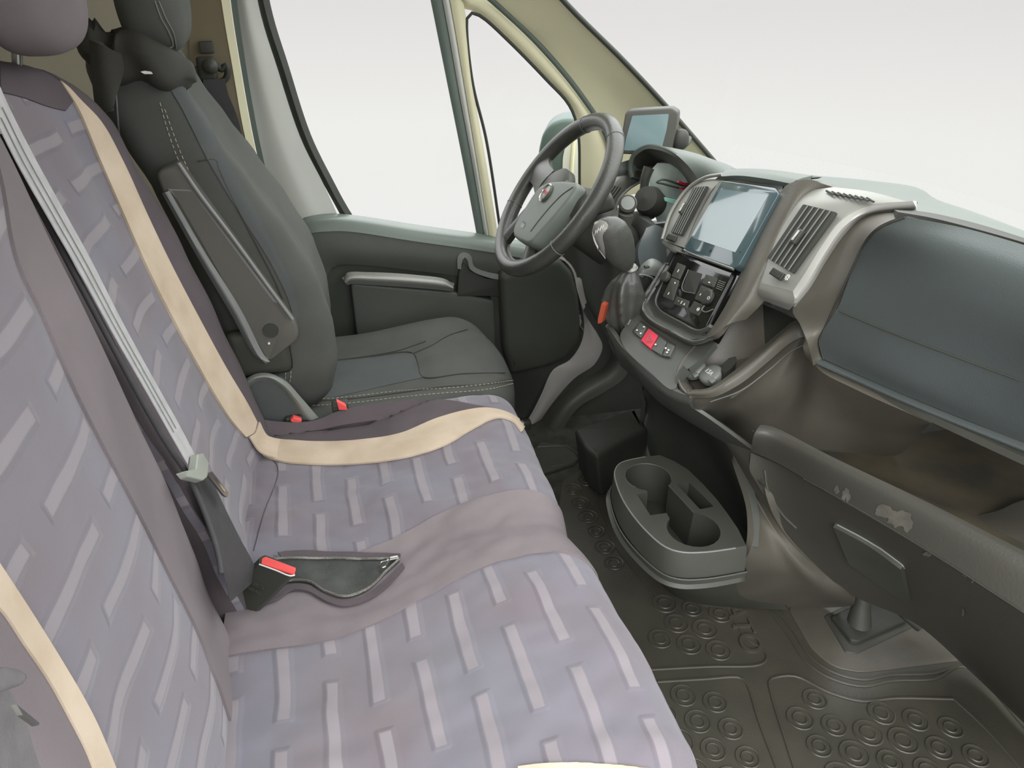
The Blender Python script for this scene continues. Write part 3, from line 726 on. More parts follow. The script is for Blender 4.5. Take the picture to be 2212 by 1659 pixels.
line(DBV, [(346, 222), (362, 280), (388, 350), (420, 405), (450, 450)], 0, .002, 60, s2, dash=True)
line(DBV, [(356, 236), (376, 292), (402, 356), (432, 410), (462, 458)], 0, .002, 60, s2, dash=True)
s2.build('white_stitching', 'stitch', ds, label='double row of white stitching'); s2 = MB()
line(DBV, [(608, 768), (615, 790), (617, 815), (612, 835)], 0, .003, 30, s2, dash=True)
line(DBV, [(618, 762), (626, 785), (628, 812), (622, 835)], 0, .003, 30, s2, dash=True)
s2.build('white_stitching', 'stitch', ds, label='double row of white stitching')
line(DBV, [(428, 348), (466, 346), (470, 360), (510, 445), (560, 540), (600, 620), (625, 690)], .0014, .001, 50).build('seam', 'bfab2', ds)
# headrest of the driver's seat
h2 = MB().add(*ellips((-.225, .47, 1.222), (.055, .135, .105), 3.0)); h2o = h2.build('headrest', 'bfab', ds); H2 = bvh(h2)
hs = MB(); line(H2, [(334, 2), (348, 40), (365, 72), (372, 98), (362, 104)], .0012, .001, 40, hs); line(H2, [(342, 2), (358, 40), (374, 72), (380, 104)], .0012, .001, 40, hs)
hs.build('seam', 'rim', h2o)
for k, yy in enumerate((.41, .53)):
    MB().tube([(-.245, yy, 1.10), (-.235, yy, 1.19)], .0065, 10).build('headrest_post', 'steel', h2o)
# raised armrest
ao = rnd([Y(a, b, .280) for a, b in ((338, 380), (344, 368), (385, 352), (400, 372), (640, 700), (646, 722), (640, 738), (585, 781), (570, 778), (520, 700), (352, 420))], .008)
arm = MB().slab(ao, (0, .055, 0), .006).build('armrest', 'arm', ds)
MB().patch([[Y(a, b, .275) for a, b in ((366, 412), (440, 540), (520, 668), (574, 772), (584, 781))], [Y(a, b, .268) for a, b in ((358, 415), (432, 545), (510, 674), (564, 775), (578, 782))], [Y(a, b, .280) for a, b in ((350, 418), (422, 548), (500, 680), (552, 772), (570, 780))]], 30, 8, .01).build('armrest_edge', 'armedge', arm)  # lighter tone paints the highlight along the bevelled edge
MB().tube([Y(a, b, .276) for a, b in ((385, 352), (430, 418), (500, 510), (570, 606), (632, 690))], .0035, 8).build('armrest_piping', 'armedge', arm)
MB().slab(rnd([Y(a, b, .2785) for a, b in ((362, 408), (412, 410), (600, 655), (560, 640), (372, 418))], .002), (0, .003, 0)).build('armrest_groove', 'armedge', arm)
MB().slab([Y(a, b, .2775) for a, b in ((372, 412), (414, 414), (618, 690), (580, 775), (574, 770), (440, 530))], (0, .003, 0)).build('armrest_panel', 'arm', arm)
MB().lathe([(.0145, 0), (.0145, .004), (.0, .004)], Y(585, 713, .2785), (0, -1, 0)).build('hinge_hole', 'deep', arm)
MB().lathe([(.0022, 0), (.0022, .003), (.0, .0035)], Y(581, 741, .2775), (0, -1, 0), 12).build('hinge_dot', 'white', arm)
# side bracket of the arm and seat hinge cover dome
MB().slab(rnd([Y(a, b, .280) for a, b in ((515, 858), (520, 835), (545, 815), (580, 812), (612, 828), (640, 860), (668, 900), (665, 935), (560, 935), (525, 890))], .012), (0, .03, 0), .004).build('hinge_cover', 'bfab3', ds)
MB().patch([[Y(a, b, .280) for a, b in ((514, 850), (522, 828), (548, 810), (585, 808), (618, 824), (650, 858), (688, 902))], [Y(a, b, .270) for a, b in ((518, 856), (528, 834), (552, 816), (584, 815), (612, 832), (640, 864), (672, 908))], [Y(a, b, .280) for a, b in ((522, 862), (532, 842), (555, 824), (582, 823), (606, 838), (632, 870), (652, 906))]], 40, 8, .012).build('hinge_cover_rim', 'rim', ds)
MB().box(Y(560, 760, .30), (.12, .03, .10), bev=.02).build('hinge_bracket', 'deep', ds)
# side bits of the far seat rail and seat belt stalk
MB().tube([Y(664, 668, .73), Y(676, 705, .73), Y(688, 740, .73)], .004, 8).build('adjuster_lever', 'silver', ds)
MB().tube([Y(655, 700, .71), Y(672, 725, .71), Y(684, 742, .71)], .007, 8).build('lever_root', 'steel', ds)
# dark garment bundle draped over the shoulders of the driver's seat
g = MB()
secsg = []
path = [(195, 52, .36, .012), (202, 78, .37, .030), (222, 108, .38, .042), (262, 122, .385, .046), (310, 130, .38, .045), (350, 138, .39, .040), (385, 148, .41, .030), (402, 158, .43, .014)]
cc = cat([Y(a, b, y) for a, b, y, r in path], 44)
for i, p in enumerate(cc):
    t = i / 43 * 7; j = min(int(t), 6); r = path[j][3] * (1 - (t - j)) + path[j + 1][3] * (t - j)
    tg = (cc[min(i + 1, 43)] - cc[max(i - 1, 0)]).normalized(); u = tg.cross(Vector((0, 1, 0))).normalized(); w = tg.cross(u)
    ring = []
    for k in range(28):
        a = 2 * math.pi * k / 28; q = p + (u * math.cos(a) * 1.0 + w * math.sin(a) * 1.5) * r
        q += (q - p) * .35 * noise.noise(Vector((q.x * 22, q.y * 10, q.z * 22))) * 1.3; q.z += .004 * math.sin(a * 5 + i * .3)
        ring.append(q)
    secsg.append(ring)
g.loft(secsg)
gar = thing('draped_garment', tuple(Y(300, 150, .38)), 'dark crumpled cloth hood draped around the driver headrest, with a hanging loop', 'garment')
g.build('hood_cloth', 'bfab2', gar, smooth=80)
MB().patch([[Y(a, b, .30) for a, b in ((192, 85), (196, 140), (200, 190), (206, 240))], [Y(a, b, .285) for a, b in ((215, 95), (222, 140), (230, 190), (240, 240))], [Y(a, b, .29) for a, b in ((262, 118), (268, 145), (262, 175), (252, 205))]], 20, 12, .012).build('hood_side', 'bfab2', gar)
MB().tube([Y(a, b, y) for a, b, y in ((368, 176, .36), (374, 205, .35), (384, 235, .35), (396, 262, .35), (398, 240, .35), (390, 205, .36), (378, 178, .37))], .0035, 6).build('hanging_loop', 'deep', gar)
MB().box(Y(393, 258, .348), (.006, .004, .022), bev=.001).build('loop_end', 'bfab2', gar)
MB().slab(rnd([Y(a, b, .30) for a, b in ((303, 155), (312, 153), (326, 155), (330, 160), (312, 160))], .001), (0, .002, 0)).build('white_tag', 'white', gar)
# =============================================================== SEAT BELTS
def ribbon(pts, widths, th=.0012, mb=None, n=40):
    """pts: list of (left,right) world pairs"""
    L = cat([p[0] for p in pts], n); R = cat([p[1] for p in pts], n); rows = []
    for j in range(7): rows.append([a.lerp(b, j / 6) for a, b in zip(L, R)])
    return (mb or MB()).grid(rows, thick=th)
blt = thing('middle_seat_belt', tuple(hit(MBV, 430, 1010, .02) or (-.2, -.12, .6)), 'grey seat belt with metal tongue running down between the two bench backrests', 'seat belt')
def BK(px, py, off=.03): return PL(px, py, (-.18, 0, .45), (1, 0, .23), off)
wt = ribbon([(BK(a, b, o), BK(c, d, o)) for a, b, c, d, o in ((-70, 130, -40, 80, .055), (0, 275, 8, 205, .055), (40, 355, 62, 315, .05), (110, 478, 130, 440, .045), (180, 600, 196, 560, .04), (250, 728, 262, 690, .04), (320, 850, 330, 815, .04), (372, 942, 386, 915, .04), (412, 1012, 428, 995, .04))], 0)
wt.build('webbing', 'web', blt)  # pale tone puts the highlight on the shiny belt into its colour
ln = MB()
for f in (.3, .62):
    ln.tube([(BK(a * (1 - f) + c * f, b * (1 - f) + d * f, o + .0012)) for a, b, c, d, o in ((0, 275, 8, 205, .055), (40, 355, 62, 315, .05), (110, 478, 130, 440, .045), (180, 600, 196, 560, .04), (250, 728, 262, 690, .04), (320, 850, 330, 815, .04), (372, 942, 386, 915, .04))], .0006, 5)
ln.build('woven_line', 'rim', blt)
MB().tube([BK(a, b, .032) for a, b in ((0, 290), (60, 400), (150, 570), (240, 740), (310, 870), (365, 965), (405, 1025), (440, 1100), (470, 1190), (478, 1240))], .004, 8).build('belt_edge_shadow', 'webd', blt)  # dark tube painted in as the shadow along the belt edge
lap = ribbon([(BK(a, b, o), BK(c, d, o)) for a, b, c, d, o in ((418, 1020, 444, 1010, .035), (432, 1060, 462, 1045, .03), (452, 1120, 490, 1105, .03), (470, 1180, 520, 1165, .03), (485, 1240, 548, 1218, .03), (498, 1300, 556, 1250, .02))], 0)
lap.build('lap_webbing', 'webd', blt)
tg = MB().slab(rnd([BK(a, b, .052) for a, b in ((398, 1018), (424, 1012), (428, 980), (440, 978), (452, 1000), (449, 1030), (440, 1038), (408, 1030))], .003), (-.010, 0, -.002), .002)
tgo = tg.build('belt_tongue', 'tongue', blt)
MB().slab(rnd([BK(a, b, .048) for a, b in ((448, 1024), (458, 1018), (494, 1064), (492, 1074), (484, 1070))], .002), (-.003, 0, 0)).build('metal_blade', 'steel', tgo)
MB().slab([BK(a, b, .0485) for a, b in ((462, 1032), (466, 1030), (488, 1060), (485, 1063))], (-.0008, 0, 0)).build('blade_slot', 'chrome', tgo)
# buckle in the zip opening
bp_ = hit(CB, 590, 1262, .0)
bk = thing('belt_buckle', tuple(bp_), 'black seat belt buckle with red button standing in the zip opening of the bench', 'belt buckle')
top = [Z(a, b, .472) for a, b in ((561, 1204), (572, 1199), (642, 1224), (637, 1244), (628, 1246), (560, 1218))]
ctr = sum(top, Vector()) / 6
low = [p + Vector((-.058, -.004, -.052)) for p in top]
MB().loft([[p for p in rnd(low, .002, 3)], [p for p in rnd(top, .002, 3)]]).build('buckle_housing', 'deep', bk, smooth=30)
rb = rnd([Z(a, b, .4745) for a, b in ((566, 1206), (574, 1202), (639, 1226), (635, 1241), (564, 1217))], .0015)
MB().slab(rb, (0, 0, -.004), .0008).build('release_button', 'red', bk)
MB().tube([Z(a, b, .475) for a, b in ((560, 1219), (596, 1232), (628, 1244), (637, 1242))], .0011, 6).build('button_trim', 'white', bk)
tx = MB(); o_ = (top[5] + top[4]) / 2 + Vector((-.030, -.002, -.027)); xd_ = (top[4] - top[5]).normalized()
nn_ = xd_.cross(Vector((-.058, -.004, -.052))).normalized()
nn_ = nn_ if nn_.dot(CAM - o_) > 0 else -nn_
upd = Vector((.058, .004, .052)).normalized()
tx.text('PRESS', o_ + nn_ * .002 + upd * .006, xd_, upd, .008); tx.text('AIRBAG', o_ + nn_ * .002 - upd * .004, xd_, upd, .007)
tx.build('embossed_text', 'dark', bk)
# two buckle tips peeping out at the driver's side
def small_buckle(pts, y, lab, z=(0, -.03)):
    c = Y(*pts[0], y); t = thing('belt_buckle', tuple(c + Vector((0, 0, -.04))), lab, 'belt buckle')
    o = [Y(a, b, y) for a, b in pts]
    MB().slab(rnd(o, .0015), (0, .012, 0), .001).build('release_button', 'red', t)
    cc2 = sum(o, Vector()) / len(o); MB().box(cc2 + Vector((-.004, .020, -.028)), (.034, .022, .06), bev=.004).build('buckle_housing', 'deep', t)
small_buckle([(727, 867), (748, 878), (750, 886), (732, 886)], .262, 'small red buckle tip poking up beside the stitching of the driver cushion')
small_buckle([(627, 908), (634, 902), (652, 908), (650, 914), (630, 912)], .258, 'small red buckle tip poking up below the dome hinge cover')
# driver's shoulder belt on the B pillar
db = thing('driver_seat_belt', tuple(Y(455, 250, .80)), 'dark seat belt hanging from its guide on the tan door pillar', 'seat belt')
gm = MB().tube([Y(a, b, .80) for a, b in ((424, 160), (428, 148), (445, 150), (452, 140), (468, 142), (478, 150), (488, 142), (492, 155), (486, 172), (460, 180), (438, 182), (428, 176))], .007, 8, True)
gm.box(Y(447, 148, .80), (.04, .02, .05), bev=.008); gm.build('belt_guide', 'deep', db)
MB().lathe([(.016, 0), (.015, .008), (.008, .013), (0, .014)], Y(455, 143, .79), (0, -1, 0)).build('guide_cap', 'dark', db)
ribbon([(Y(a, b, y), Y(c, d, y)) for a, b, c, d, y in ((438, 172, 486, 170, .79), (444, 215, 492, 200, .785), (452, 270, 512, 250, .78), (470, 300, 528, 310, .77), (510, 370, 545, 360, .76), (560, 450, 580, 440, .74))], 0).build('webbing', 'webd', db)
# outer passenger belt at the lower left corner
ob2 = thing('outer_seat_belt', tuple(PL(30, 1530, (-.196, 0, .42), (1, 0, .125), .03)), 'grey seat belt with tongue hanging against the beige piping at the nearest backrest edge', 'seat belt')
def OBp(a, b, o=.03): return PL(a, b, (-.196, 0, .42), (1, 0, .125), o)
gt = MB().slab(rnd([OBp(a, b, .05) for a, b in ((-40, 1442), (20, 1437), (55, 1445), (68, 1460), (58, 1478), (20, 1492), (-40, 1490))], .004), (-.012, 0, 0), .004).build('belt_tongue', 'webm', ob2)
MB().slab(rnd([OBp(a, b, .046) for a, b in ((35, 1520), (42, 1526), (86, 1562), (82, 1568), (50, 1545))], .001), (-.003, 0, 0)).build('metal_blade', 'steel', gt)
ribbon([(OBp(a, b, o), OBp(c, d, o)) for a, b, c, d, o in ((-120, 1400, -20, 1440, .03), (-90, 1470, 20, 1488, .03), (-60, 1560, 55, 1560, .03), (-20, 1640, 85, 1650, .03), (20, 1720, 120, 1720, .03))], 0).build('webbing', 'webm', ob2)
# =============================================================== DASHBOARD
dash = thing('dashboard', (.85, 0, .5), 'grey moulded van dashboard with silver air vents, climate controls, glovebox and open shelf', 'dashboard')
def px2(f, pts, *a): return [f(*p, *a) for p in pts]
sky = [(1560, 360), (1600, 364), (1650, 367), (1760, 378), (1890, 390), (1990, 406), (2022, 428), (2100, 455), (2212, 497), (2330, 545), (2480, 610)]
c1 = [X(a, b, .86 + .24 * sm(a, 1580, 2150)) for a, b in sky]
c0 = [X(a, b, .81) for a, b in ((1540, 395), (1580, 395), (1640, 397), (1760, 404), (1880, 430), (1975, 454), (2030, 470), (2100, 492), (2212, 532), (2330, 575), (2480, 640))]
c2 = [p + Vector((.06, 0, -.09)) for p in c1]; c3 = [p + Vector((.12, 0, -.24)) for p in c1]
MB().patch([c0, c1, [p + Vector((.02, 0, -.03)) for p in c1], c2, c3], 60, 26, .012, lin_=True, face=(.7, -.3, 6)).build('top_pad', 'dash_top', dash)
MB().slab(rnd([X(a, b, .855) for a, b in ((1580, 366), (1640, 369), (1755, 384), (1745, 388), (1640, 374))], .002), (.02, 0, 0)).build('centre_pad_gap', 'rubber', dash)
# driver side pad and hood over the instruments
MB().patch([[Y(a, b, .62) for a, b in ((1290, 420), (1300, 392), (1318, 376), (1345, 372), (1400, 380))], [Y(a, b, .60) for a, b in ((1330, 372), (1340, 362), (1370, 355), (1400, 352), (1440, 358))], [Vector((1.12, .76 - .05 * i, .68)) for i in range(5)]], 20, 10, .012, face=(.7, .4, 6)).build('corner_pad', 'dash_top', dash)
rim_o = [(1363, 384), (1359, 362), (1365, 336), (1389, 317), (1418, 315), (1455, 330), (1492, 365), (1515, 400)]
HY = [.56, .57, .565, .54, .48, .41, .35, .32]
R0 = [Y(a, b, y) for (a, b), y in zip(rim_o, HY)]
top_o = [(1372, 352), (1378, 330), (1398, 316), (1440, 322), (1490, 336), (1545, 352), (1585, 362), (1600, 372)]
R1 = [Y(a, b, y) for (a, b), y in zip([(1366, 370), (1368, 345), (1378, 325), (1410, 315), (1450, 320), (1490, 334), (1530, 352), (1556, 378)], [.58, .59, .58, .53, .46, .39, .33, .28])]
R2 = [Y(a, b, y) for (a, b), y in zip([(1380, 372), (1384, 350), (1400, 330), (1440, 322), (1500, 331), (1545, 346), (1585, 361), (1600, 376)], [.60, .61, .60, .55, .46, .39, .33, .27])]
R3 = [Vector((1.12, .66 - .05 * i, .70)) for i in range(8)]
MB().patch([R0, R1, R2, [p + Vector((.03, -.005, -.022)) for p in R2], R3], 50, 26, .008, face=(.7, .2, 6)).build('instrument_hood', 'dash_top', dash)
Ri = [Y(a, b, y + .01) for (a, b), y in zip([(1378, 388), (1372, 372), (1376, 350), (1396, 334), (1425, 338), (1456, 352), (1482, 380), (1498, 408)], HY)]
Rj = [Y(a, b, y + .05) for (a, b), y in zip([(1384, 392), (1392, 384), (1402, 370), (1414, 358), (1435, 354), (1460, 362), (1480, 384), (1494, 408)], HY)]
MB().patch([R0, Ri, Rj], 50, 12, .004).build('hood_underside', 'dark', dash)
cl = MB().slab([Y(a, b, y) for a, b, y in ((1402, 372, .50), (1420, 352, .50), (1455, 354, .47), (1500, 400, .41), (1500, 470, .39), (1420, 480, .47), (1405, 440, .49))], (.04, .02, 0))
clo = cl.build('instrument_lens', 'clear_lens', dash)
MB().tube([Y(a, b, .41) for a, b in ((1418, 394), (1430, 388), (1450, 392), (1475, 401), (1490, 402), (1478, 407), (1450, 402), (1432, 397))], .0022, 8, True).build('lens_outline_mark', 'deep', clo)
MB().tube([Y(a, b, .40) for a, b in ((1465, 392), (1480, 398), (1492, 396)) ], .003, 6).tube([Y(a, b, .40) for a, b in ((1468, 406), (1480, 409), (1490, 406))], .002, 6).build('warning_light_mark', 'redhaz', clo)
MB().slab([Y(a, b, .405) for a, b in ((1434, 427), (1464, 434), (1460, 441), (1436, 434))], (.003, .003, 0)).build('lens_reflection_strip', 'teal', clo)  # coloured strip standing in for a reflection on the lens
MB().tube([Y(1402, 362, .50), Y(1394, 385, .50), Y(1392, 420, .50), Y(1398, 470, .50)], [.013, .010, .014, .02], 12).build('instrument_bracket', 'dark', dash)
MB().lathe([(.030, 0), (.034, .03), (.028, .05), (0, .055)], Y(1414, 442, .44), (-.7, -.5, .45)).build('instrument_dial_cowl', 'deep', dash)
# driver side lower fascia
MB().patch([[Y(a, b, y) for a, b, y in ((1285, 430, .72), (1340, 455, .60), (1370, 462, .44), (1420, 490, .34), (1480, 500, .27))],
            [Y(a, b, y) for a, b, y in ((1275, 520, .70), (1330, 540, .58), (1378, 540, .42), (1400, 550, .32), (1440, 560, .24))],
            [Y(a, b, y) for a, b, y in ((1290, 660, .70), (1325, 660, .58), (1360, 650, .42), (1400, 640, .32), (1430, 630, .22))],
            [Y(a, b, y) for a, b, y in ((1330, 780, .70), (1345, 770, .56), (1370, 760, .42), (1400, 760, .30), (1430, 760, .2))]], 30, 20, .02).build('lower_fascia', 'dash', dash)
MB().patch([[Y(a, b, .26) for a, b in ((1396, 492), (1418, 486), (1440, 500))], [Y(a, b, .22) for a, b in ((1378, 545), (1400, 560), (1440, 560))], [Y(a, b, .2) for a, b in ((1390, 600), (1410, 610), (1440, 610))]], 14, 12, .01).build('fascia_shoulder', 'lid', dash)
# left vent, centre vent, right vent
def vent(par, face, stripe, bottom, grille, nsl, off, wheel=None, knob=None, fn=S, mats=('silver', 'silver')):
    v = MB().patch([[fn(a, b, o) for a, b, o in c] for c in face], 30, 10, .01).build('air_vent', mats[0], par)
    if stripe: MB().patch([[fn(a, b, o) for a, b, o in c] for c in stripe], 34, 8, .008).build('silver_edge', 'silverb', v)
    if bottom: MB().patch([[fn(a, b, o) for a, b, o in c] for c in bottom], 16, 8, .006).build('lower_cap', mats[1], v)
    g = [fn(a, b, off) for a, b in grille]       # bl, tl, tr, br
    MB().slab(rnd(g, .003), (g[1] - g[0]).cross(g[3] - g[0]).normalized() * (.003 if (g[1] - g[0]).cross(g[3] - g[0]).dot(g[0] - CAM) > 0 else -.003)).build('grille_recess', 'deep', v)
    nrm = (g[1] - g[0]).cross(g[3] - g[0]).normalized(); nrm = nrm if nrm.dot(CAM - g[0]) > 0 else -nrm
    for k in range(nsl):
        t = (k + 1) / (nsl + 1); a = g[0].lerp(g[3], t); b = g[1].lerp(g[2], t); m_ = (a + b) / 2 + nrm * .002
        MB().tube([a + nrm * .001, m_, b + nrm * .001], .0011, 6).build('slat', 'rim', v)
    if knob:
        p = fn(*knob, off + .004); up_ = (g[1] - g[0]).normalized()
        MB().box(p, (.010, .024, .008), rotm((g[3] - g[0]), nrm), .002).build('direction_knob', 'dark', v)
        MB().box(p + nrm * .005, (.004, .018, .003), rotm((g[3] - g[0]), nrm), .001).build('knob_insert', 'chrome', v)
    if wheel:
        p = fn(*wheel, off + .002); w = MB()
        xd = (g[3] - g[0]).normalized()
        w.box(p, (.030, .012, .006), rotm(xd, nrm), .002)
        wo_ = w.build('thumb_wheel', 'deep', v)
        r_ = MB()
        for k in range(6): r_.box(p + xd * (-.012 + k * .0045) + nrm * .003, (.0015, .009, .002), rotm(xd, nrm))
        r_.build('wheel_ribs', 'dark', wo_)
    return v
rface = [[(1627, 608, .006), (1640, 545, .008), (1668, 480, .008), (1708, 432, .006), (1752, 412, .0), (1800, 404, -.006)],
         [(1668, 618, .012), (1690, 560, .014), (1725, 495, .014), (1765, 445, .012), (1810, 425, .006), (1880, 414, -.004)],
         [(1712, 630, .010), (1742, 585, .012), (1777, 528, .012), (1815, 478, .010), (1862, 448, .004), (1962, 436, -.004)]]
rstr = [[(1712, 628, .010), (1742, 583, .012), (1777, 526, .012), (1815, 476, .010), (1862, 446, .004), (1972, 434, -.004)],
        [(1716, 648, .004), (1748, 604, .008), (1783, 546, .008), (1822, 492, .006), (1866, 460, .0), (1977, 444, -.008)],
        [(1716, 664, -.012), (1750, 622, -.010), (1786, 562, -.010), (1826, 505, -.010), (1868, 468, -.014), (1979, 453, -.02)]]
rbot = [[(1626, 606, .006), (1668, 616, .012), (1713, 629, .010)], [(1630, 628, .004), (1672, 642, .008), (1716, 655, .004)], [(1640, 645, -.014), (1672, 658, -.012), (1704, 670, -.012)]]
vr = vent(dash, rface, rstr, rbot, [(1657, 557), (1735, 441), (1808, 459), (1714, 590)], 5, .0165, (1679, 592), (1723, 512))
for k in range(8):
    a_ = S(1785 + k * 12.5, 412 + k * 2.2, .004); b_ = S(1800 + k * 12.5, 420 + k * 2.3, .010); 
    MB().tube([a_, b_], .0016, 6, res=0).build('demister_slot', 'deep', vr)
MB().text('☼', S(1700, 600, .017), (0, -1, .1), (.55, 0, .83), .012).build('vent_symbol', 'white', vr)
lface = [[(1430, 518, .0), (1452, 455, .0), (1486, 408, .0), (1524, 384, -.004), (1562, 377, -.012)],
         [(1445, 524, .003), (1472, 455, .004), (1506, 404, .004), (1540, 388, .0), (1572, 382, -.008)],
         [(1478, 535, .0), (1500, 480, .0), (1530, 420, .0), (1552, 396, .0), (1575, 386, -.008)]]
lbot = [[(1429, 517, .0), (1450, 527, .003), (1472, 536, .0)], [(1431, 527, -.002), (1450, 540, .0), (1466, 548, -.002)], [(1438, 534, -.010), (1452, 545, -.010), (1464, 551, -.010)]]
vl = vent(dash, lface, None, lbot, [(1449, 501), (1498, 405), (1530, 402), (1474, 508)], 5, .006, (1451, 514), (1477, 450))
MB().tube([S(a, b, .004) for a, b in ((1430, 517), (1450, 458), (1483, 410), (1520, 385), (1560, 377))], .0035, 8).build('silver_edge', 'silver', vl)
def Y7(a, b, o): return Y(a, b, .60 - o)
v3 = vent(dash, [[(1296, 425, .0), (1300, 398, .0), (1314, 378, .0), (1342, 371, -.01)], [(1312, 436, .01), (1322, 405, .012), (1340, 388, .01), (1362, 378, .0)], [(1330, 452, .0), (1338, 430, .0), (1358, 408, .0), (1386, 392, .0)]], None, None, [(1301, 419), (1315, 398), (1343, 406), (1323, 433)], 4, .016, fn=Y7)
MB().tube([Y(a, b, .592) for a, b in ((1329, 453), (1336, 432), (1358, 408), (1385, 391))], .004, 8).build('silver_edge', 'silver', v3)
# centre stack body
MB().patch([[S(a, b, o) for a, b, o in ((1540, 392, -.004), (1580, 390, -.004), (1640, 395, -.004), (1700, 404, -.004))],
            [S(a, b, .004) for a, b in ((1550, 383), (1600, 378), (1655, 382), (1715, 392))],
            [X(a, b, .86) for a, b in ((1570, 365), (1620, 364), (1670, 367), (1755, 379))]], 24, 10, .01).build('stack_top', 'dash_top', dash)
MB().patch([[S(a, b, .002) for a, b in ((1696, 402), (1684, 418), (1642, 498), (1604, 586), (1566, 662), (1524, 730))],
            [S(a, b, .014) for a, b in ((1712, 394), (1702, 420), (1662, 495), (1622, 586), (1586, 660), (1545, 722))],
            [S(a, b, .012) for a, b in ((1742, 388), (1724, 422), (1684, 498), (1645, 588), (1612, 650), (1575, 700))],
            [S(a, b, -.012) for a, b in ((1800, 404), (1752, 430), (1705, 510), (1668, 600), (1650, 650), (1612, 690))]], 40, 18, .01).build('stack_side_frame', 'dash_warm', dash)
MB().slab(rnd([S(a, b, -.004) for a, b in ((1545, 392), (1560, 386), (1692, 402), (1686, 420), (1600, 590), (1522, 726), (1430, 680), (1412, 650), (1455, 545), (1480, 538))], .004), (.03, 0, -.02)).build('stack_core', 'gloss', dash)
# climate panel
cpo = MB().slab(rnd([S(a, b, .002) for a, b in ((1461, 543), (1584, 583), (1578, 600), (1524, 706), (1506, 710), (1424, 664), (1418, 648), (1436, 600))], .005), (.012, 0, -.008), .001).build('climate_panel', 'gloss', dash)
MB().tube([S(a, b, .004) for a, b in ((1459, 541), (1520, 561), (1585, 584))], .0012, 6).build('panel_trim_line', 'rim', cpo)
def btn(pts, nm='button', m='dark', o=.0035, par=cpo): return MB().slab(rnd([S(a, b, o) for a, b in pts], .002), (.004, 0, -.003), .0008).build(nm, m, par)
b1 = btn([(1463, 567), (1481, 574), (1467, 604), (1450, 597)]); b2 = btn([(1450, 599), (1467, 606), (1453, 650), (1431, 640)])
b3 = btn([(1525, 592), (1550, 601), (1541, 621), (1516, 612)]); b4 = btn([(1514, 616), (1540, 626), (1524, 656), (1500, 646)]); b5 = btn([(1499, 650), (1522, 660), (1508, 682), (1486, 672)])
b6 = btn([(1462, 640), (1489, 650), (1483, 667), (1454, 656)]); btn([(1487, 582), (1516, 591), (1500, 636), (1473, 626)], 'display', 'deep', .0032)
MB().tube([S(a, b, .0045) for a, b in ((1487, 582), (1473, 624), (1500, 634))], .0007, 5).build('display_edge', 'rim', cpo)
def knob(px, py, r, par, nm='rotary_knob'):
    nrm = Vector(S_N).normalized(); p = S(px, py, .003)
    k = MB().lathe([(r, 0), (r, .006), (r * .85, .009), (r * .8, .009), (0, .0095)], p, nrm).build(nm, 'deep', par)
    MB().lathe([(r * 1.02, .006), (r * 1.06, .007), (r * 1.0, .008)], p, nrm).build('knob_ring', 'dark', k)
    return k
knob(1531, 644, .013, cpo); knob(1441, 600, .010, cpo)
ic = MB(); xd, yd = (.1, -1, .1), (.55, 0, .83)
def mk_icon(px, py, w, h, o=.0066):
    p = S(px, py, o); nrm = Vector(S_N).normalized(); ic.box(p, (w, h, .0006), rotm((.05, -1, .08), nrm), .0001)
for px, py, w, h in ((1465, 585, .002, .006), (1458, 611, .003, .003), (1444, 634, .002, .005), (1472, 653, .002, .006), (1466, 650, .003, .001), (1478, 658, .003, .001), (1532, 610, .005, .002), (1513, 636, .002, .004), (1514, 641, .003, .001), (1508, 668, .004, .002)):
    mk_icon(px, py, w, h)
nS = Vector(S_N).normalized()
ic.tube([S(1508, 668, .006) + (Vector((0, -1, 0)) * math.cos(a) + Vector((.55, 0, .83)) * math.sin(a)) * .003 for a in [k * math.pi / 4 for k in range(8)]], .0005, 5, True)
ic.text('O', S(1530, 644, .0125), xd, yd, .008, .0002); ic.text('A', S(1478, 657, .0062), xd, yd, .007, .0002)
ic.build('control_symbols', 'white', cpo)
gr = MB()
for k in range(5): gr.tube([S(1553 + k * -1.5, 606 + k * 4, .0045), S(1567 + k * -1.8, 611 + k * 4, .0045)], .0007, 5, res=0)
gr.build('sensor_grille_lines', 'rim', cpo)
MB().tube([S(a, b, .005) for a, b in ((1522, 660), (1516, 668), (1524, 674), (1540, 668))], .001, 6).build('knob_arc', 'rim', cpo)
# shelf groove and switch shelf (W plane)
MB().patch([[S(a, b, .002) for a, b in ((1462, 545), (1436, 600), (1415, 648), (1424, 668), (1470, 696), (1508, 714), (1530, 706))],
            [S(a, b, -.006) for a, b in ((1445, 570), (1420, 615), (1402, 652), (1412, 680), (1465, 708), (1508, 726), (1545, 712))],
            [S(a, b, .010) for a, b in ((1440, 570), (1410, 620), (1388, 662), (1400, 684), (1456, 718), (1498, 738), (1548, 722))],
            [Wp(a, b, .004) for a, b in ((1432, 572), (1404, 622), (1380, 664), (1392, 692), (1452, 728), (1500, 748), (1556, 730))]], 50, 20, .008).build('panel_surround', 'dash', dash)
MB().patch([[Wp(a, b, .004) for a, b in ((1432, 572), (1404, 622), (1380, 664), (1392, 692), (1452, 728), (1500, 748), (1545, 740))],
            [Wp(a, b, .004) for a, b in ((1410, 600), (1385, 645), (1360, 692), (1380, 722), (1440, 762), (1475, 782), (1510, 778))],
            [Wp(a, b, .004) for a, b in ((1405, 605), (1362, 690), (1340, 722), (1352, 755), (1400, 800), (1455, 842), (1470, 808))]], 50, 16, .012).build('switch_shelf', 'dash', dash)
MB().tube([Wp(a, b, .006) for a, b in ((1415, 596), (1392, 640), (1368, 680), (1356, 702))], .0016, 6).build('shelf_edge_line', 'rim', dash)
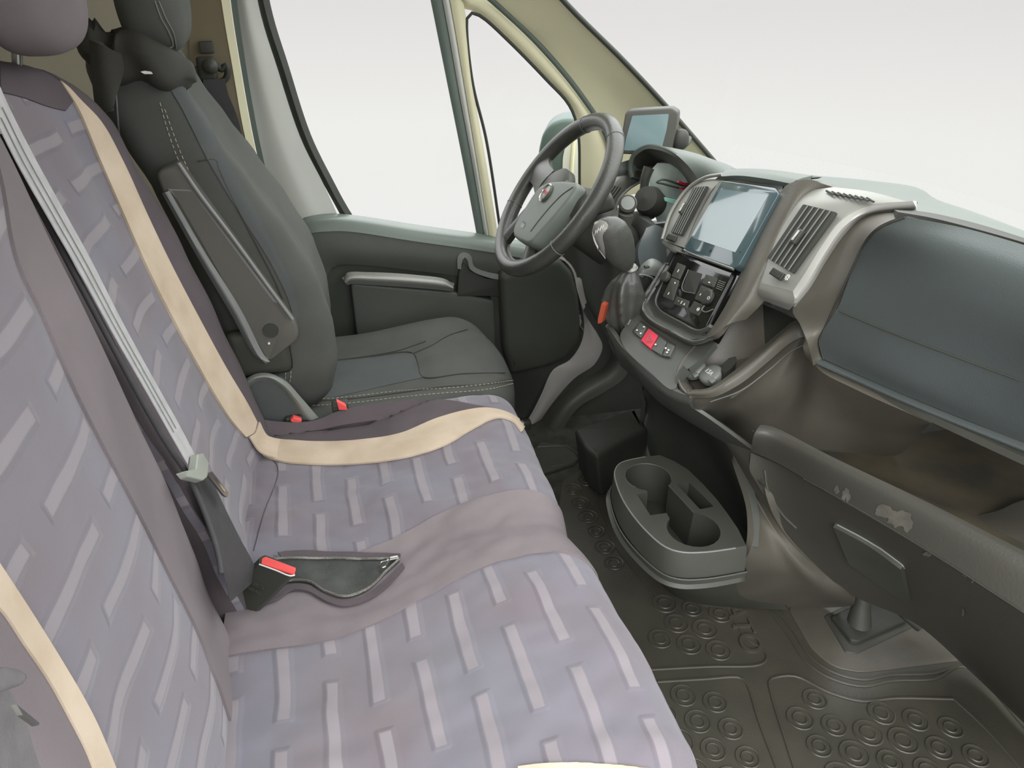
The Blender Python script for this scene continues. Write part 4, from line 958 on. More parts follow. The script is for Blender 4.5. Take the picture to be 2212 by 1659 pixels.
MB().patch([[Wp(a, b, .004) for a, b in ((1312, 705), (1340, 745), (1352, 757), (1400, 802), (1455, 843), (1490, 856))],
            [Wp(a, b, -.010) for a, b in ((1312, 718), (1332, 750), (1350, 770), (1395, 815), (1445, 855), (1490, 872))],
            [Wp(a, b, -.045) for a, b in ((1320, 730), (1340, 765), (1365, 790), (1400, 828), (1450, 862), (1498, 884))]], 30, 12, .01).build('shelf_front_edge', 'dash', dash)
# switches
swo = MB().slab(rnd([Wp(a, b, .006) for a, b in ((1384, 692), (1459, 744), (1447, 773), (1430, 770), (1365, 715))], .004), (.006, 0, -.010), .0008).build('switch_panel', 'deep', dash)
def sw(pts, nm, m, lab=None): return MB().slab(rnd([Wp(a, b, .009) for a, b in pts], .0015), (.003, 0, -.005), .0008).build(nm, m, swo, label=lab)
sw([(1382, 695), (1396, 706), (1383, 729), (1368, 717)], 'switch_button', 'dash')
hz = sw([(1401, 709), (1421, 724), (1405, 753), (1384, 735)], 'hazard_button', 'redhaz', 'crimson hazard warning button')
sw([(1424, 727), (1440, 738), (1428, 767), (1407, 754)], 'switch_button', 'dash'); sw([(1442, 740), (1458, 747), (1447, 770), (1431, 768)], 'switch_button', 'dash')
MB().tube([Wp(a, b, .0108) for a, b in ((1404, 722), (1396, 738), (1409, 738))], .0007, 5, True, res=0).build('triangle_mark', 'rim', hz)
tk = MB()
for a, b in ((1376, 713), (1384, 720), (1416, 744), (1441, 761), (1444, 756), (1391, 706), (1438, 752)):
    tk.box(Wp(a, b, .0110), (.004, .003, .0005), rotm((0, -1, 0), W_N))
tk.build('switch_symbols', 'white', swo)
# storage cubby with lip
MB().tube([Wp(a, b, .003) for a, b in ((1492, 858), (1472, 836), (1464, 808), (1478, 776), (1520, 730), (1564, 696), (1612, 667), (1650, 655), (1668, 657))], .0026, 8).build('bin_rim', 'dash_warm', dash)
MB().patch([[Wp(a, b, .002) for a, b in ((1480, 850), (1466, 822), (1470, 790), (1500, 751), (1560, 701), (1610, 669), (1648, 657))],
            [Wp(a, b, -.02) for a, b in ((1492, 842), (1482, 824), (1484, 800), (1514, 770), (1566, 734), (1612, 712), (1650, 706))],
            [Wp(a, b, -.048) for a, b in ((1500, 838), (1492, 826), (1500, 814), (1532, 798), (1574, 784), (1615, 774), (1654, 768))]], 50, 14, .004).build('bin_inner_wall', 'dash_warm', dash)
MB().patch([[Wp(a, b, .0) for a, b in ((1647, 657), (1684, 674), (1722, 693))], [Wp(a, b, -.05) for a, b in ((1653, 768), (1690, 765), (1728, 760))]], 12, 8, .004).build('bin_back_wall', 'deep', dash)
MB().slab([Wp(a, b, -.046) for a, b in ((1484, 830), (1500, 812), (1532, 796), (1574, 782), (1615, 772), (1656, 766), (1720, 758), (1650, 800), (1580, 850), (1500, 856))], (.005, 0, -.01)).build('bin_floor', 'dash_warm', dash)
MB().patch([[Wp(a, b, .0) for a, b in ((1484, 842), (1530, 838), (1580, 805), (1640, 755), (1690, 712), (1718, 692), (1742, 697))],
            [Wp(a, b, .012) for a, b in ((1486, 850), (1535, 846), (1588, 815), (1648, 768), (1698, 722), (1724, 706), (1744, 712))],
            [Wp(a, b, .0) for a, b in ((1490, 858), (1540, 858), (1598, 830), (1655, 785), (1706, 742), (1735, 728), (1748, 734))]], 50, 12, .01).build('bin_lip', 'dash_warm', dash)
for (cx_, cy_), nm, tx_, lab in (((1498, 794), 'socket_cap', '12', 'grey socket cap with a square white mark'), ((1534, 806), 'socket_cap', '12V', 'grey socket cap with white lettering')):
    p = Wp(cx_, cy_, -.018); nW = Vector(W_N).normalized()
    c_ = MB().lathe([(.019, -.012), (.021, -.003), (.020, .0), (.016, .003), (0, .0035)], p, nW).build(nm, 'rim', dash, label=lab)
    MB().box(p + nW * .001 + Vector((-.006, -.020, -.004)), (.012, .010, .005), rotm((0, -1, 0), nW), .002).build('cap_tab', 'rim', c_)
    MB().text(tx_, p + nW * .0038, (.1, -1, 0), nW.cross(Vector((0, -1, 0))) * -1, .012, .0003).build('cap_lettering', 'white', c_)
MB().slab(rnd([Wp(a, b, -.015) for a, b in ((1558, 800), (1562, 785), (1575, 773), (1590, 770), (1592, 780), (1580, 795), (1565, 806))], .002), (0, 0, -.02)).build('socket_hole', 'deep', dash)
# passenger side body below the lip
U = [Wp(a, b, -.004) for a, b in ((1490, 858), (1540, 858), (1598, 830), (1655, 785), (1706, 742), (1735, 728))] + [Z(1752, 760, .735), Z(1766, 795, .72), Z(1850, 842, .715), Z(2012, 914, .71)]
Lw = [Wp(a, b, -.045) for a, b in ((1450, 862), (1500, 884))] + [Z(1560, 920, .48), Z(1600, 945, .49), Z(1640, 968, .50), Z(1690, 975, .51), Z(1760, 970, .53), Z(1850, 978, .53), Z(1932, 985, .53), Z(2010, 915, .62)]
Md = [a.lerp(b, .5) + (CAM - a).normalized() * .006 for a, b in zip(U, Lw)]
MB().patch([U, Md, Lw], 60, 20, .012).build('side_panel', 'dash_warm', dash)
MB().tube([Wp(a, b, .001) for a, b in ((1535, 868), (1600, 844), (1660, 800), (1710, 758), (1740, 744))], .0012, 6).build('side_panel_crease', 'dash', dash)
# surround of the glovebox lid
gx = [(2212, 1), (2360, 1)]
G = [([(1957, 468), (2080, 492), (2212, 529), (2400, 588)], .972), ([(1898, 494), (2060, 540), (2212, 590), (2400, 660)], .950), ([(1857, 544), (2020, 612), (2212, 690), (2400, 772)], .905),
     ([(1812, 660), (1990, 738), (2212, 828), (2400, 905)], .825), ([(1770, 735), (1960, 825), (2212, 922), (2400, 995)], .762), ([(1777, 775), (1960, 856), (2212, 956), (2400, 1030)], .735)]
gl = MB().patch([[Z(a, b, z) for a, b in c] for c, z in G], 40, 40, .01); glo = gl.build('glovebox_lid', 'lid', dash); GB = bvh(gl)
line(GB, [(1815, 672), (1900, 708), (2050, 765), (2205, 822)], .0012, .0004, 60).build('lid_crease', 'dark', glo)
line(GB, [(1955, 470), (1898, 494), (1857, 544), (1808, 655), (1771, 735), (1779, 775), (1960, 858), (2208, 956)], .0016, .0005, 90).build('lid_gap', 'deep', glo)
MB().patch([[S(a, b, o) for a, b, o in ((1979, 453, -.016), (1868, 468, -.012), (1826, 505, -.010), (1786, 562, -.010), (1750, 622, -.010), (1712, 668, -.012), (1728, 700, -.02), (1746, 745, -.02))] + [Z(1757, 790, .722)],
            [Z(1958, 463, .968), Z(1896, 490, .945), Z(1855, 542, .90), Z(1822, 628, .845), Z(1798, 690, .80), Z(1770, 733, .762), Z(1768, 750, .75), Z(1771, 765, .74), Z(1778, 778, .732)]], 50, 10, .01).build('lid_surround', 'dash_warm', dash)
MB().patch([[Z(a, b, .734) for a, b in ((1772, 772), (1960, 857), (2212, 958), (2400, 1032))], [Z(a, b, .728) for a, b in ((1762, 784), (1960, 872), (2212, 974), (2400, 1048))], [Z(a, b, .718) + Vector((.01, 0, 0)) for a, b in ((1760, 793), (1960, 884), (2212, 989), (2400, 1064))]], 30, 10, .01).build('lid_lower_lip', 'lid', dash)
MB().patch([[X(a, b, .80) for a, b in ((1930, 452), (2000, 458), (2100, 480), (2212, 514), (2400, 578))], [Z(a, b, .974) for a, b in ((1940, 458), (2010, 470), (2110, 495), (2212, 524), (2400, 585))]], 30, 5, .01).build('lid_top_groove', 'deep', dash)
# open shelf
q = [Z(1760, 793, .715), Z(2012, 912, .715), Z(2212, 1005, .715), Z(2400, 1090, .715)]
MB().patch([q, [p + Vector((.35, -.02, -.01)) for p in q]], 14, 8, .01, face=(.9, -.4, .4)).build('shelf_roof', 'dark', dash)
fl = [[Z(a, b, .575) for a, b in ((1655, 925), (1800, 992), (2000, 1088), (2212, 1195), (2400, 1290))],
      [Z(a, b, .54) for a, b in ((1690, 955), (1830, 1010), (2000, 1060), (2212, 1120), (2400, 1180))],
      [Z(a, b, .53) for a, b in ((1750, 968), (1932, 986), (2080, 1000), (2212, 1010), (2400, 1040))]]
fl.append([Vector((1.22, p.y - .02, .54)) for p in fl[2]])
MB().patch(fl, 40, 24, .01).build('open_shelf_floor', 'shelf', dash)
MB().patch([[Vector((1.10, -.1, .72)), Vector((1.16, -.4, .72)), Vector((1.16, -.85, .72))], [Vector((1.12, -.1, .62)), Vector((1.17, -.4, .62)), Vector((1.17, -.85, .62))], [Vector((1.05, -.1, .53)), Vector((1.12, -.4, .53)), Vector((1.12, -.85, .53))]], 14, 8, .01).build('shelf_back', 'dark', dash)
MB().patch([[Z(a, b, .552) for a, b in ((2060, 1120), (2150, 1105), (2212, 1080), (2400, 1060))], [Z(a, b, .565) for a, b in ((2060, 1122), (2150, 1150), (2212, 1175), (2400, 1270))]], 20, 6, .008).build('shelf_raised_corner', 'dash_warm', dash)
# hinged flap in front of the shelf
T0 = [Z(a, b, .605) for a, b in ((1642, 918), (1664, 920), (1800, 988), (2000, 1083), (2212, 1190), (2400, 1285))]
T1 = [Z(a, b, .598) for a, b in ((1630, 936), (1660, 938), (1800, 1005), (2000, 1104), (2212, 1216), (2400, 1315))]
T2 = [Z(a, b, .545) for a, b in ((1622, 975), (1675, 998), (1800, 1072), (2000, 1190), (2212, 1325), (2400, 1445))]
fb = MB().patch([T0, T1, T2], 60, 14, .012); fbo = fb.build('shelf_flap', 'scuff', dash); FB = bvh(fb)
Bt = [Z(1640, 1050, .47), Z(1685, 1135, .38), Z(1760, 1218, .29), Z(1840, 1285, .20), Z(1985, 1352, .10), Z(2092, 1447, .03), Z(2212, 1562, .03), Z(2400, 1740, .03)]
T3 = [Z(1622, 978, .54), Z(1650, 990, .535), Z(1690, 1008, .535), Z(1760, 1050, .535), Z(1880, 1120, .535), Z(2000, 1192, .535), Z(2212, 1328, .535), Z(2400, 1448, .535)]
Mf = [a.lerp(b, .5) + Vector((-.01, -.0, -.0)) for a, b in zip(T3, Bt)]
ff = MB().patch([T3, Mf, Bt], 60, 24, .012); ff.build('lower_knee_panel', 'scuff', dash); FF = bvh(ff)
line(FB, [(1660, 992), (1800, 1068), (2000, 1186), (2205, 1318)], .0016, .0005, 60).build('flap_seam', 'deep', dash)
line(FF, [(1652, 1015), (1660, 1060), (1690, 1110), (1720, 1140)], .002, .0005, 40).build('panel_rib', 'dash', dash)
rl = over(FF, [[(1805, 1130), (1880, 1170), (1952, 1222)], [(1820, 1170), (1890, 1215), (1960, 1260)], [(1835, 1210), (1900, 1255), (1968, 1298)]], 20, 8, .008, .008)
rl.build('small_cover_flap', 'dark', dash)
line(bvh(rl), [(1804, 1131), (1880, 1172), (1950, 1222), (1967, 1290)], .0016, .0005, 50).build('cover_edge', 'rim', dash)
random.seed(3)
def blob(B, cx, cy, rx, ry, seed, mb, off=.0008):
    r_ = random.Random(seed); pts = []; c = hit(B, cx, cy, off)
    for k in range(22):
        a = 2 * math.pi * k / 22; f = 1 + .45 * (r_.random() - .5)
        p = hit(B, cx + math.cos(a) * rx * f, cy + math.sin(a) * ry * f, off); pts.append(p or c)
    n_ = len(pts); mb.add([c] + pts, [(0, 1 + k, 1 + (k + 1) % n_) for k in range(n_)])
for k, (a, b, rx, ry) in enumerate(((1828, 1072, 9, 16), (1808, 1058, 6, 9), (1912, 1104, 22, 13), (1946, 1122, 26, 18), (1962, 1132, 12, 16))):
    sp = MB(); blob(FB, a, b, rx, ry, k, sp); sp.build('dust_smudge', 'flock', fbo, smooth=80)
for k, (a, b, rx, ry) in enumerate(((2008, 1196, 14, 5), (2092, 1243, 10, 5), (2108, 1256, 9, 4), (2082, 1322, 3, 9))):
    sp = MB()
    try: blob(FF, a, b, rx, ry, k + 9, sp, .0014); sp.build('scratch_mark', 'flock', dash, smooth=80)
    except Exception: pass
# lower console
A_ = [Z(1500, 884, .49), Z(1560, 945, .47), Z(1600, 1020, .43), Z(1625, 1110, .38), Z(1623, 1180, .34), Z(1590, 1228, .28), Z(1500, 1262, .22), Z(1440, 1245, .22)]
B_ = [Z(1642, 985, .52), Z(1655, 1070, .46), Z(1690, 1145, .37), Z(1760, 1222, .28), Z(1840, 1290, .19), Z(1800, 1312, .02), Z(1560, 1305, .01), Z(1440, 1262, .04)]
MB().patch([A_, [a.lerp(b, .5) + (CAM - a).normalized() * .004 for a, b in zip(A_, B_)], B_], 60, 20, .012).build('lower_console', 'dash_warm', dash)
A2 = [Z(a, b, z) for a, b, z in ((1385, 800, .55), (1440, 850, .52), (1500, 886, .495), (1560, 945, .47), (1600, 1020, .43), (1625, 1110, .38), (1623, 1180, .34))]
B2 = [X(a, b, .82) for a, b in ((1385, 830), (1420, 880), (1470, 930), (1520, 980), (1570, 1060), (1600, 1130), (1612, 1185))]
C2 = [X(a, b, .80) for a, b in ((1395, 870), (1392, 930), (1405, 985), (1440, 1040), (1500, 1110), (1540, 1150), (1600, 1190))]
MB().patch([A2, B2, C2], 50, 20, .012).build('console_recess', 'door_dark', dash)
MB().patch([[Wp(1320, 730, -.045), Wp(1365, 790, -.045), Wp(1400, 828, -.045), Wp(1450, 862, -.045), Wp(1500, 884, -.045), Z(1642, 985, .51)], [Z(a, b, .47) for a, b in ((1340, 790), (1385, 830), (1425, 870), (1470, 900), (1520, 930), (1640, 1000))]], 30, 5, .006).build('dash_lower_edge', 'dash', dash)
# =============================================================== CUP HOLDER
cup = thing('cup_holder', (.60, -.10, 0), 'black moulded twin cup holder standing at the foot of the centre console', 'cup holder')
CZ = .36
outer = cat([Z(a, b, CZ) for a, b in ((1425, 983), (1385, 988), (1340, 1000), (1328, 1018), (1332, 1045), (1352, 1090), (1395, 1145), (1440, 1182), (1475, 1192), (1520, 1192), (1570, 1186), (1612, 1179))], 50)
outer = outer + [Z(a, b, CZ) for a, b in ((1594, 1142), (1572, 1110), (1548, 1078), (1518, 1045), (1486, 1014), (1456, 996))]
def circ(px, py, r, a0, a1, n=18, z=CZ):
    c = Z(px, py, z); return [c + Vector((math.cos(a) * r, math.sin(a) * r, 0)) for a in [math.radians(a0 + (a1 - a0) * k / n) for k in range(n + 1)]]
c1_, c2_ = Z(1400, 1030, CZ), Z(1498, 1143, CZ); ax = (c2_ - c1_); an = math.degrees(math.atan2(ax.y, ax.x))
h1 = circ(1400, 1030, .046, an + 32, an + 328); h2_ = circ(1498, 1143, .048, an + 180 + 32, an + 180 + 328)
nt_ = [Z(1399, 1064, CZ), Z(1376, 1068, CZ), Z(1405, 1113, CZ), Z(1440, 1108, CZ)]
hole = h1 + h2_
# order: h1 goes around the far end, then h2_; insert the notch on the rear side
rear = (h2_[-1] - h1[0]); 
side0 = (h1[-1], h2_[0]); side1 = (h2_[-1], h1[0])
nc = sum(nt_, Vector()) / 4
def seg_d(s): return ((s[0] + s[1]) / 2 - nc).length
n0 = sorted(nt_, key=lambda p: (p - c1_).length)
if seg_d(side0) < seg_d(side1): hole = h1 + [nt_[0], nt_[1], nt_[2], nt_[3]] + h2_
else: hole = h1 + h2_ + [nt_[3], nt_[2], nt_[1], nt_[0]]
slot = rnd([Z(a, b, CZ) for a, b in ((1461, 1045), (1488, 1041), (1542, 1094), (1512, 1100))], .003, 3)
def plate(name, outer, holes, m, par, depth):
    mb = MB(); wb = MB(); polys = [outer] + holes; flat_ = [p for q in polys for p in q]
    bm = bmesh.new(); es = []
    for q in polys:
        vs = [bm.verts.new(p) for p in q]; es += [bm.edges.new((vs[i], vs[(i + 1) % len(vs)])) for i in range(len(vs))]
    bmesh.ops.triangle_fill(bm, use_beauty=True, use_dissolve=False, edges=es, normal=(0, 0, 1))
    bm.verts.index_update(); mb.add([v.co.copy() for v in bm.verts], [tuple(v.index for v in f.verts) for f in bm.faces]); bm.free()
    for hpts in holes:
        n = len(hpts); lo = [p + Vector((0, 0, -depth)) for p in hpts]; cen = sum(lo, Vector()) / n
        lo = [p.lerp(cen, .08) for p in lo]
        wb.add(hpts + lo, [(i, (i + 1) % n, n + (i + 1) % n, n + i) for i in range(n)])
        ft = tessellate_polygon([lo]); wb.add(lo, [tuple(t) for t in ft])
    n = len(outer); r2 = [p + Vector((0, 0, -.006)) + (p - sum(outer, Vector()) / n).normalized() * .002 for p in outer]
    lo = [p + Vector((0, 0, -.055)) + (p - sum(outer, Vector()) / n).normalized() * .006 for p in outer]
    mb.loft([outer, r2, lo], caps=False)
    o = mb.build(name, m, par, smooth=35); wb.build('cup_wells', 'deep', o, smooth=35); return o  # wells darker than the tray: occlusion shade put into the colour
plate('cup_tray', outer, [hole, slot], 'dark', cup, .085)
cen = sum(outer, Vector()) / len(outer)
MB().tube([p + Vector((0, 0, -.001)) for p in outer[3:48]], .0016, 6, res=0).build('tray_edge', 'armedge', cup)
o2 = [p + Vector((0, 0, -.055)) + (p - cen).normalized() * .010 for p in outer]; o3 = [p + Vector((0, 0, -.068)) + (p - cen).normalized() * .008 for p in outer]

MB().loft([o2, o3], caps=False).build('base_band', 'dark', cup, smooth=60)
q1 = cat([p for p in o3[:50]], 40)
q2 = [Z(a, b, .24) for a, b in ((1420, 1010), (1380, 1015), (1345, 1040), (1334, 1070), (1340, 1105), (1362, 1155), (1400, 1205), (1440, 1244), (1490, 1262), (1550, 1256), (1600, 1228), (1618, 1200))]
q3 = [Z(a, b, .02) for a, b in ((1450, 1090), (1420, 1110), (1400, 1140), (1398, 1170), (1405, 1200), (1420, 1235), (1440, 1262), (1470, 1285), (1520, 1298), (1580, 1304), (1640, 1308), (1700, 1310))]
MB().patch([q1, q2, q3], 50, 16, .008).build('base_body', 'dark', cup, smooth=60)
MB().tube([p for p in o2[2:50]], .0016, 6, res=0).build('base_edge', 'dash', cup)
rg = MB().tube(circ(1400, 1030, .0462, an + 60, an + 300), .0010, 6, res=0).build('cup_rim_highlight', 'dash', cup)  # lighter tube stands in for the highlight on the cup rim
MB().tube([hole[len(h1) - 1], h2_[0]] if seg_d(side0) > seg_d(side1) else [h2_[-1], h1[0]], .0010, 6, res=0).build('channel_edge', 'dash', cup)
# =============================================================== STEERING WHEEL
WC = Y(1199, 421, .46); wa = math.radians(37)
WN = Vector((-math.cos(wa), 0, math.sin(wa))); WU = Vector((math.sin(wa), 0, math.cos(wa))); WV = Vector((0, 1, 0))
sw_ = thing('steering_wheel', tuple(WC), 'black leather steering wheel with grey airbag cover and round chrome badge', 'steering wheel')
R_ = .186
def wp(s, t, n=0): return WC + WV * s + WU * t + WN * n
rimp = [wp(R_ * math.cos(a), R_ * math.sin(a)) for a in [2 * math.pi * k / 72 for k in range(72)]]
MB().tube(rimp, .0185, 16, True, res=0).build('rim', 'leather', sw_)
for k, a in enumerate((62, 118, 205, 335)):
    a = math.radians(a); c = wp(R_ * math.cos(a), R_ * math.sin(a)); tdir = (WV * -math.sin(a) + WU * math.cos(a))
    rd = (WV * math.cos(a) + WU * math.sin(a))
    MB().tube([c + (rd * math.cos(b) + WN * math.sin(b)) * .0188 for b in [2 * math.pi * j / 20 for j in range(20)]], .0009, 5, True, res=0).build('leather_seam', 'rim', sw_)
def H(px, py, o=.034): return PL(px, py, WC + WN * 0, WN, o)
hub_o = [H(a, b) for a, b in ((1106, 500), (1110, 486), (1130, 452), (1150, 420), (1166, 400), (1186, 391), (1215, 389), (1245, 392), (1246, 402), (1226, 432), (1196, 468), (1166, 502), (1148, 522), (1138, 526), (1118, 518), (1108, 510))]
hubm = MB().slab(rnd(hub_o, .008, 3), -WN * .05, .008).build('airbag_cover', 'hub', sw_)
MB().tube([H(a, b, .0345) for a, b in ((1238, 404), (1215, 420), (1190, 445), (1165, 475), (1146, 500))], .0012, 6).build('cover_crease', 'dark', hubm)
ec = H(1180, 417, .036)
em = MB().lathe([(.021, 0), (.0215, .003), (.019, .0045), (.0175, .003), (.0175, .002)], ec, WN, 32).build('badge_ring', 'chrome', hubm)
MB().lathe([(.0178, .0015), (.0165, .0028), (0, .0034)], ec, WN, 32).build('badge_face', 'silver', hubm)
MB().text('FIAT', ec + WN * .0036, -WV, WU, .012, .0004).build('badge_lettering', 'redhaz', hubm)
MB().text('AIRBAG', H(1131, 480, .0352), -WV, WU, .0062, .0003).box(H(1129, 487, .0347), (.020, .010, .0005), rotm(-WV, WN)).build('airbag_lettering', 'rim', hubm)
def spoke(a0, w0, w1, r0=.05):
    a = math.radians(a0); d = WV * math.cos(a) + WU * math.sin(a); e = WV * -math.sin(a) + WU * math.cos(a)
    MB().patch([[WC + d * r0 + e * w0 + WN * .018, WC + d * .11 + e * w0 * .9 + WN * .012, WC + d * R_ + e * w1], [WC + d * r0 + WN * .022, WC + d * .11 + WN * .018, WC + d * R_ + WN * .010], [WC + d * r0 - e * w0 + WN * .018, WC + d * .11 - e * w0 * .9 + WN * .012, WC + d * R_ - e * w1]], 14, 10, .016).build('spoke', 'leather', sw_)
spoke(8, .034, .040); spoke(172, .034, .040); spoke(-58, .022, .026); spoke(-122, .022, .026)
MB().lathe([(.045, -.02), (.06, -.005), (.06, .012), (.05, .02)], WC, WN).build('hub_back', 'dark', sw_)
# column shroud with stalks
colm = thing('steering_column', tuple(WC - WN * .14), 'dark plastic steering column shroud with a round-ended wiper stalk', 'steering column')
sc_ = []
for n_, hw, hh in ((-.025, .050, .045), (-.05, .062, .055), (-.10, .066, .058), (-.17, .062, .058), (-.28, .055, .055)):
    sc_.append([WC + WN * n_ + WV * (math.copysign(abs(math.cos(a)) ** .6, math.cos(a)) * hw) + WU * (math.copysign(abs(math.sin(a)) ** .6, math.sin(a)) * hh - .01) for a in [2 * math.pi * k / 32 for k in range(32)]])
MB().loft(sc_).build('column_shroud', 'dark', colm)
MB().add(*ellips(Y(1286, 425, .40), (.010, .012, .006), 3, 16, 10)).build('red_switch', 'redhaz', colm, label='small red switch')
MB().box(Y(1300, 438, .38), (.05, .05, .035), rotm((.8, -.2, .3), (0, 0, 1)), .01).build('stalk_switch_block', 'dark', colm)
kb = Y(1356, 440, .26); kd = Vector((-.30, -.80, .50)).normalized()
stk = MB().tube([kb - kd * .075 + Vector((0, 0, -.03)), kb - kd * .03 + Vector((0, 0, -.008)), kb - kd * .01], [.012, .015, .017], 14).build('wiper_stalk', 'dark', colm)
MB().lathe([(.017, -.020), (.0185, -.004), (.0185, .003), (.016, .005), (.0145, .004), (.0145, .003), (.012, .004), (0, .0045)], kb, kd).build('stalk_knob', 'dark', stk)
MB().lathe([(.013, .004), (.0138, .006), (.0125, .0062)], kb, kd).build('knob_ring', 'rim', stk)
MB().box(kb + kd * .005, (.006, .0025, .0008), rotm((.9, -.3, 0), kd)).build('stalk_mark', 'white', stk)
MB().tube([Y(1352, 462, .255), Y(1346, 500, .26), Y(1340, 545, .28), Y(1335, 600, .30)], [.015, .013, .015, .018], 14).build('stalk_neck', 'dark', colm)
MB().tube([Y(a, b, .30) for a, b in ((1328, 470), (1338, 520), (1352, 560), (1362, 620))], [.012, .02, .026, .03], 14).build('column_side_cover', 'dash', colm)
# knee cover below the column
MB().patch([[Y(a, b, y) for a, b, y in ((1240, 545, .62), (1266, 520, .52), (1300, 520, .42), (1330, 545, .33))], [Y(a, b, y) for a, b, y in ((1255, 600, .64), (1275, 600, .52), (1300, 600, .42), (1330, 610, .33))],
            [Y(a, b, y) for a, b, y in ((1270, 660, .66), (1290, 680, .54), (1305, 690, .44), (1335, 690, .34))], [Y(a, b, y) for a, b, y in ((1304, 718, .66), (1324, 750, .54), (1335, 770, .44), (1360, 780, .34))]], 20, 20, .015).build('knee_cover', 'door_dark', dash)
# =============================================================== GEAR LEVER
gl_ = thing('gear_lever', tuple(Y(1342, 735, .165)), 'dash-mounted gear lever with silver-capped knob and creased leather gaiter', 'gear lever')
GY = .15; kpx = Y(1343, 640, GY) - Y(1342, 640, GY); ps = kpx.length
def gsec(px, py, rx, ry, rot=0, fold=0, n=60, ph=0):
    c = Y(px, py, GY); rt = Vector((math.cos(rot), 0, -math.sin(rot))); out = []
    for k in range(n):
        a = 2 * math.pi * k / n; f = 1 + fold * (1.3 - 2.4 * abs(math.sin(2.5 * a + ph)) + .4 * math.sin(9 * a + ph * 1.7))
        out.append(c + rt * math.cos(a) * rx * .92 * ps * f + Vector((0, -1, 0)) * math.sin(a) * ry * ps * f + Vector((0, 0, 1)) * math.sin(a) * .25 * ry * ps)
    return out
boot = [gsec(1364, 582, 11, 11), gsec(1360, 592, 20, 17, .1, .05), gsec(1355, 610, 32, 28, .1, .10, ph=.4), gsec(1353, 632, 42, 34, .1, .12, ph=.7), gsec(1349, 652, 43, 35, .15, .15, ph=1.0), gsec(1345, 672, 42, 36, .2, .14, ph=1.3),
        gsec(1342, 692, 38, 34, .3, .17, ph=1.6), gsec(1341, 710, 30, 28, .4, .15, ph=1.8), gsec(1343, 726, 18, 20, .5, .1, ph=2.0), gsec(1345, 740, 5, 10, .5)]
bs = []
for i in range(len(boot) - 1):
    for k in range(4): bs.append([a.lerp(b, k / 4) for a, b in zip(boot[i], boot[i + 1])])
bs.append(boot[-1])
MB().loft(bs).build('gaiter', 'leather', gl_, smooth=60)
MB().lathe([(.010, -.004), (.013, 0), (.010, .006)], Y(1364, 580, GY - .005), (-.3, -.1, 1)).build('collar', 'silver', gl_)
kn = [(1356, 580, 12), (1352, 570, 20), (1345, 555, 27), (1337, 535, 32), (1328, 515, 34), (1318, 497, 32), (1308, 484, 26), (1300, 477, 15), (1297, 475, 4)]
ks = []
for a, b, r in kn:
    c = Y(a, b, GY - .01); d1 = Vector((.85, 0, .45)).normalized(); 
    ks.append([c + d1 * math.cos(t) * r * ps * 1.0 + Vector((0, -1, 0)) * math.sin(t) * r * ps * .72 for t in [2 * math.pi * k / 32 for k in range(32)]])
kk = []
for i in range(len(ks) - 1):
    for k in range(3): kk.append([cat([ks[max(i - 1, 0)][j], ks[i][j], ks[i + 1][j], ks[min(i + 2, len(ks) - 1)][j]], 4)[1] if False else ks[i][j].lerp(ks[i + 1][j], k / 3) for j in range(32)])
kk.append(ks[-1])
kmb = MB().loft(kk); kno = kmb.build('gear_knob', 'leather', gl_, smooth=80); KB = bvh(kmb)
pl_ = over(KB, [[(1279, 500), (1284, 484), (1298, 477), (1309, 480)], [(1281, 514), (1290, 496), (1302, 486), (1314, 488)], [(1288, 532), (1296, 512), (1302, 498), (1311, 494)], [(1308, 560), (1306, 535), (1302, 510), (1306, 500)]], 20, 16, .002, .002)
plo = pl_.build('knob_cap', 'silver', kno); PBV = bvh(pl_)
gp = MB()
for s_ in (((1288, 497), (1285, 508)), ((1293, 492), (1290, 503)), ((1299, 488), (1296, 499)), ((1286, 503), (1298, 493)), ((1304, 486), (1301, 494))): line(PBV, s_, .0006, .0006, 8, gp)
gp.build('shift_pattern', 'white', plo)
MB().slab(rnd([Y(a, b, .185) for a, b in ((1383, 590), (1412, 603), (1398, 626), (1378, 662), (1366, 668))], .003), (.02, .02, -.01), .002).build('gaiter_recess', 'deep', dash)
MB().patch([[Y(a, b, .20) for a, b in ((1374, 592), (1384, 574), (1402, 560), (1414, 559), (1438, 574))], [Y(a, b, .18) for a, b in ((1382, 596), (1392, 582), (1410, 572), (1424, 575), (1436, 588))], [Y(a, b, .18) for a, b in ((1386, 600), (1398, 594), (1412, 596), (1424, 600), (1430, 606))]], 20, 8, .02).build('shifter_pod', 'rim', dash)
MB().box(Y(1397, 576, .178), (.010, .008, .004), bev=.001).build('pod_button', 'deep', dash)
MB().tube([Y(a, b, .175) for a, b in ((1376, 594), (1394, 594), (1412, 604), (1400, 624), (1384, 652), (1360, 696))], .0018, 6).build('pod_edge', 'rim', dash)
st_ = MB().slab(rnd([Y(a, b, .13) for a, b in ((1299, 655), (1309, 660), (1300, 698), (1291, 700), (1291, 690))], .002), (.01, .01, 0), .001)
so_ = st_.build('fabric_strap', 'orange', label='rust-orange strap hanging in the dark gap left of the gear gaiter', cat_='strap')
MB().slab(rnd([Y(a, b, .19) for a, b in ((1307, 704), (1311, 702), (1320, 714), (1317, 718))], .001), (.004, .004, 0)).build('metal_clip', 'silver', dash)
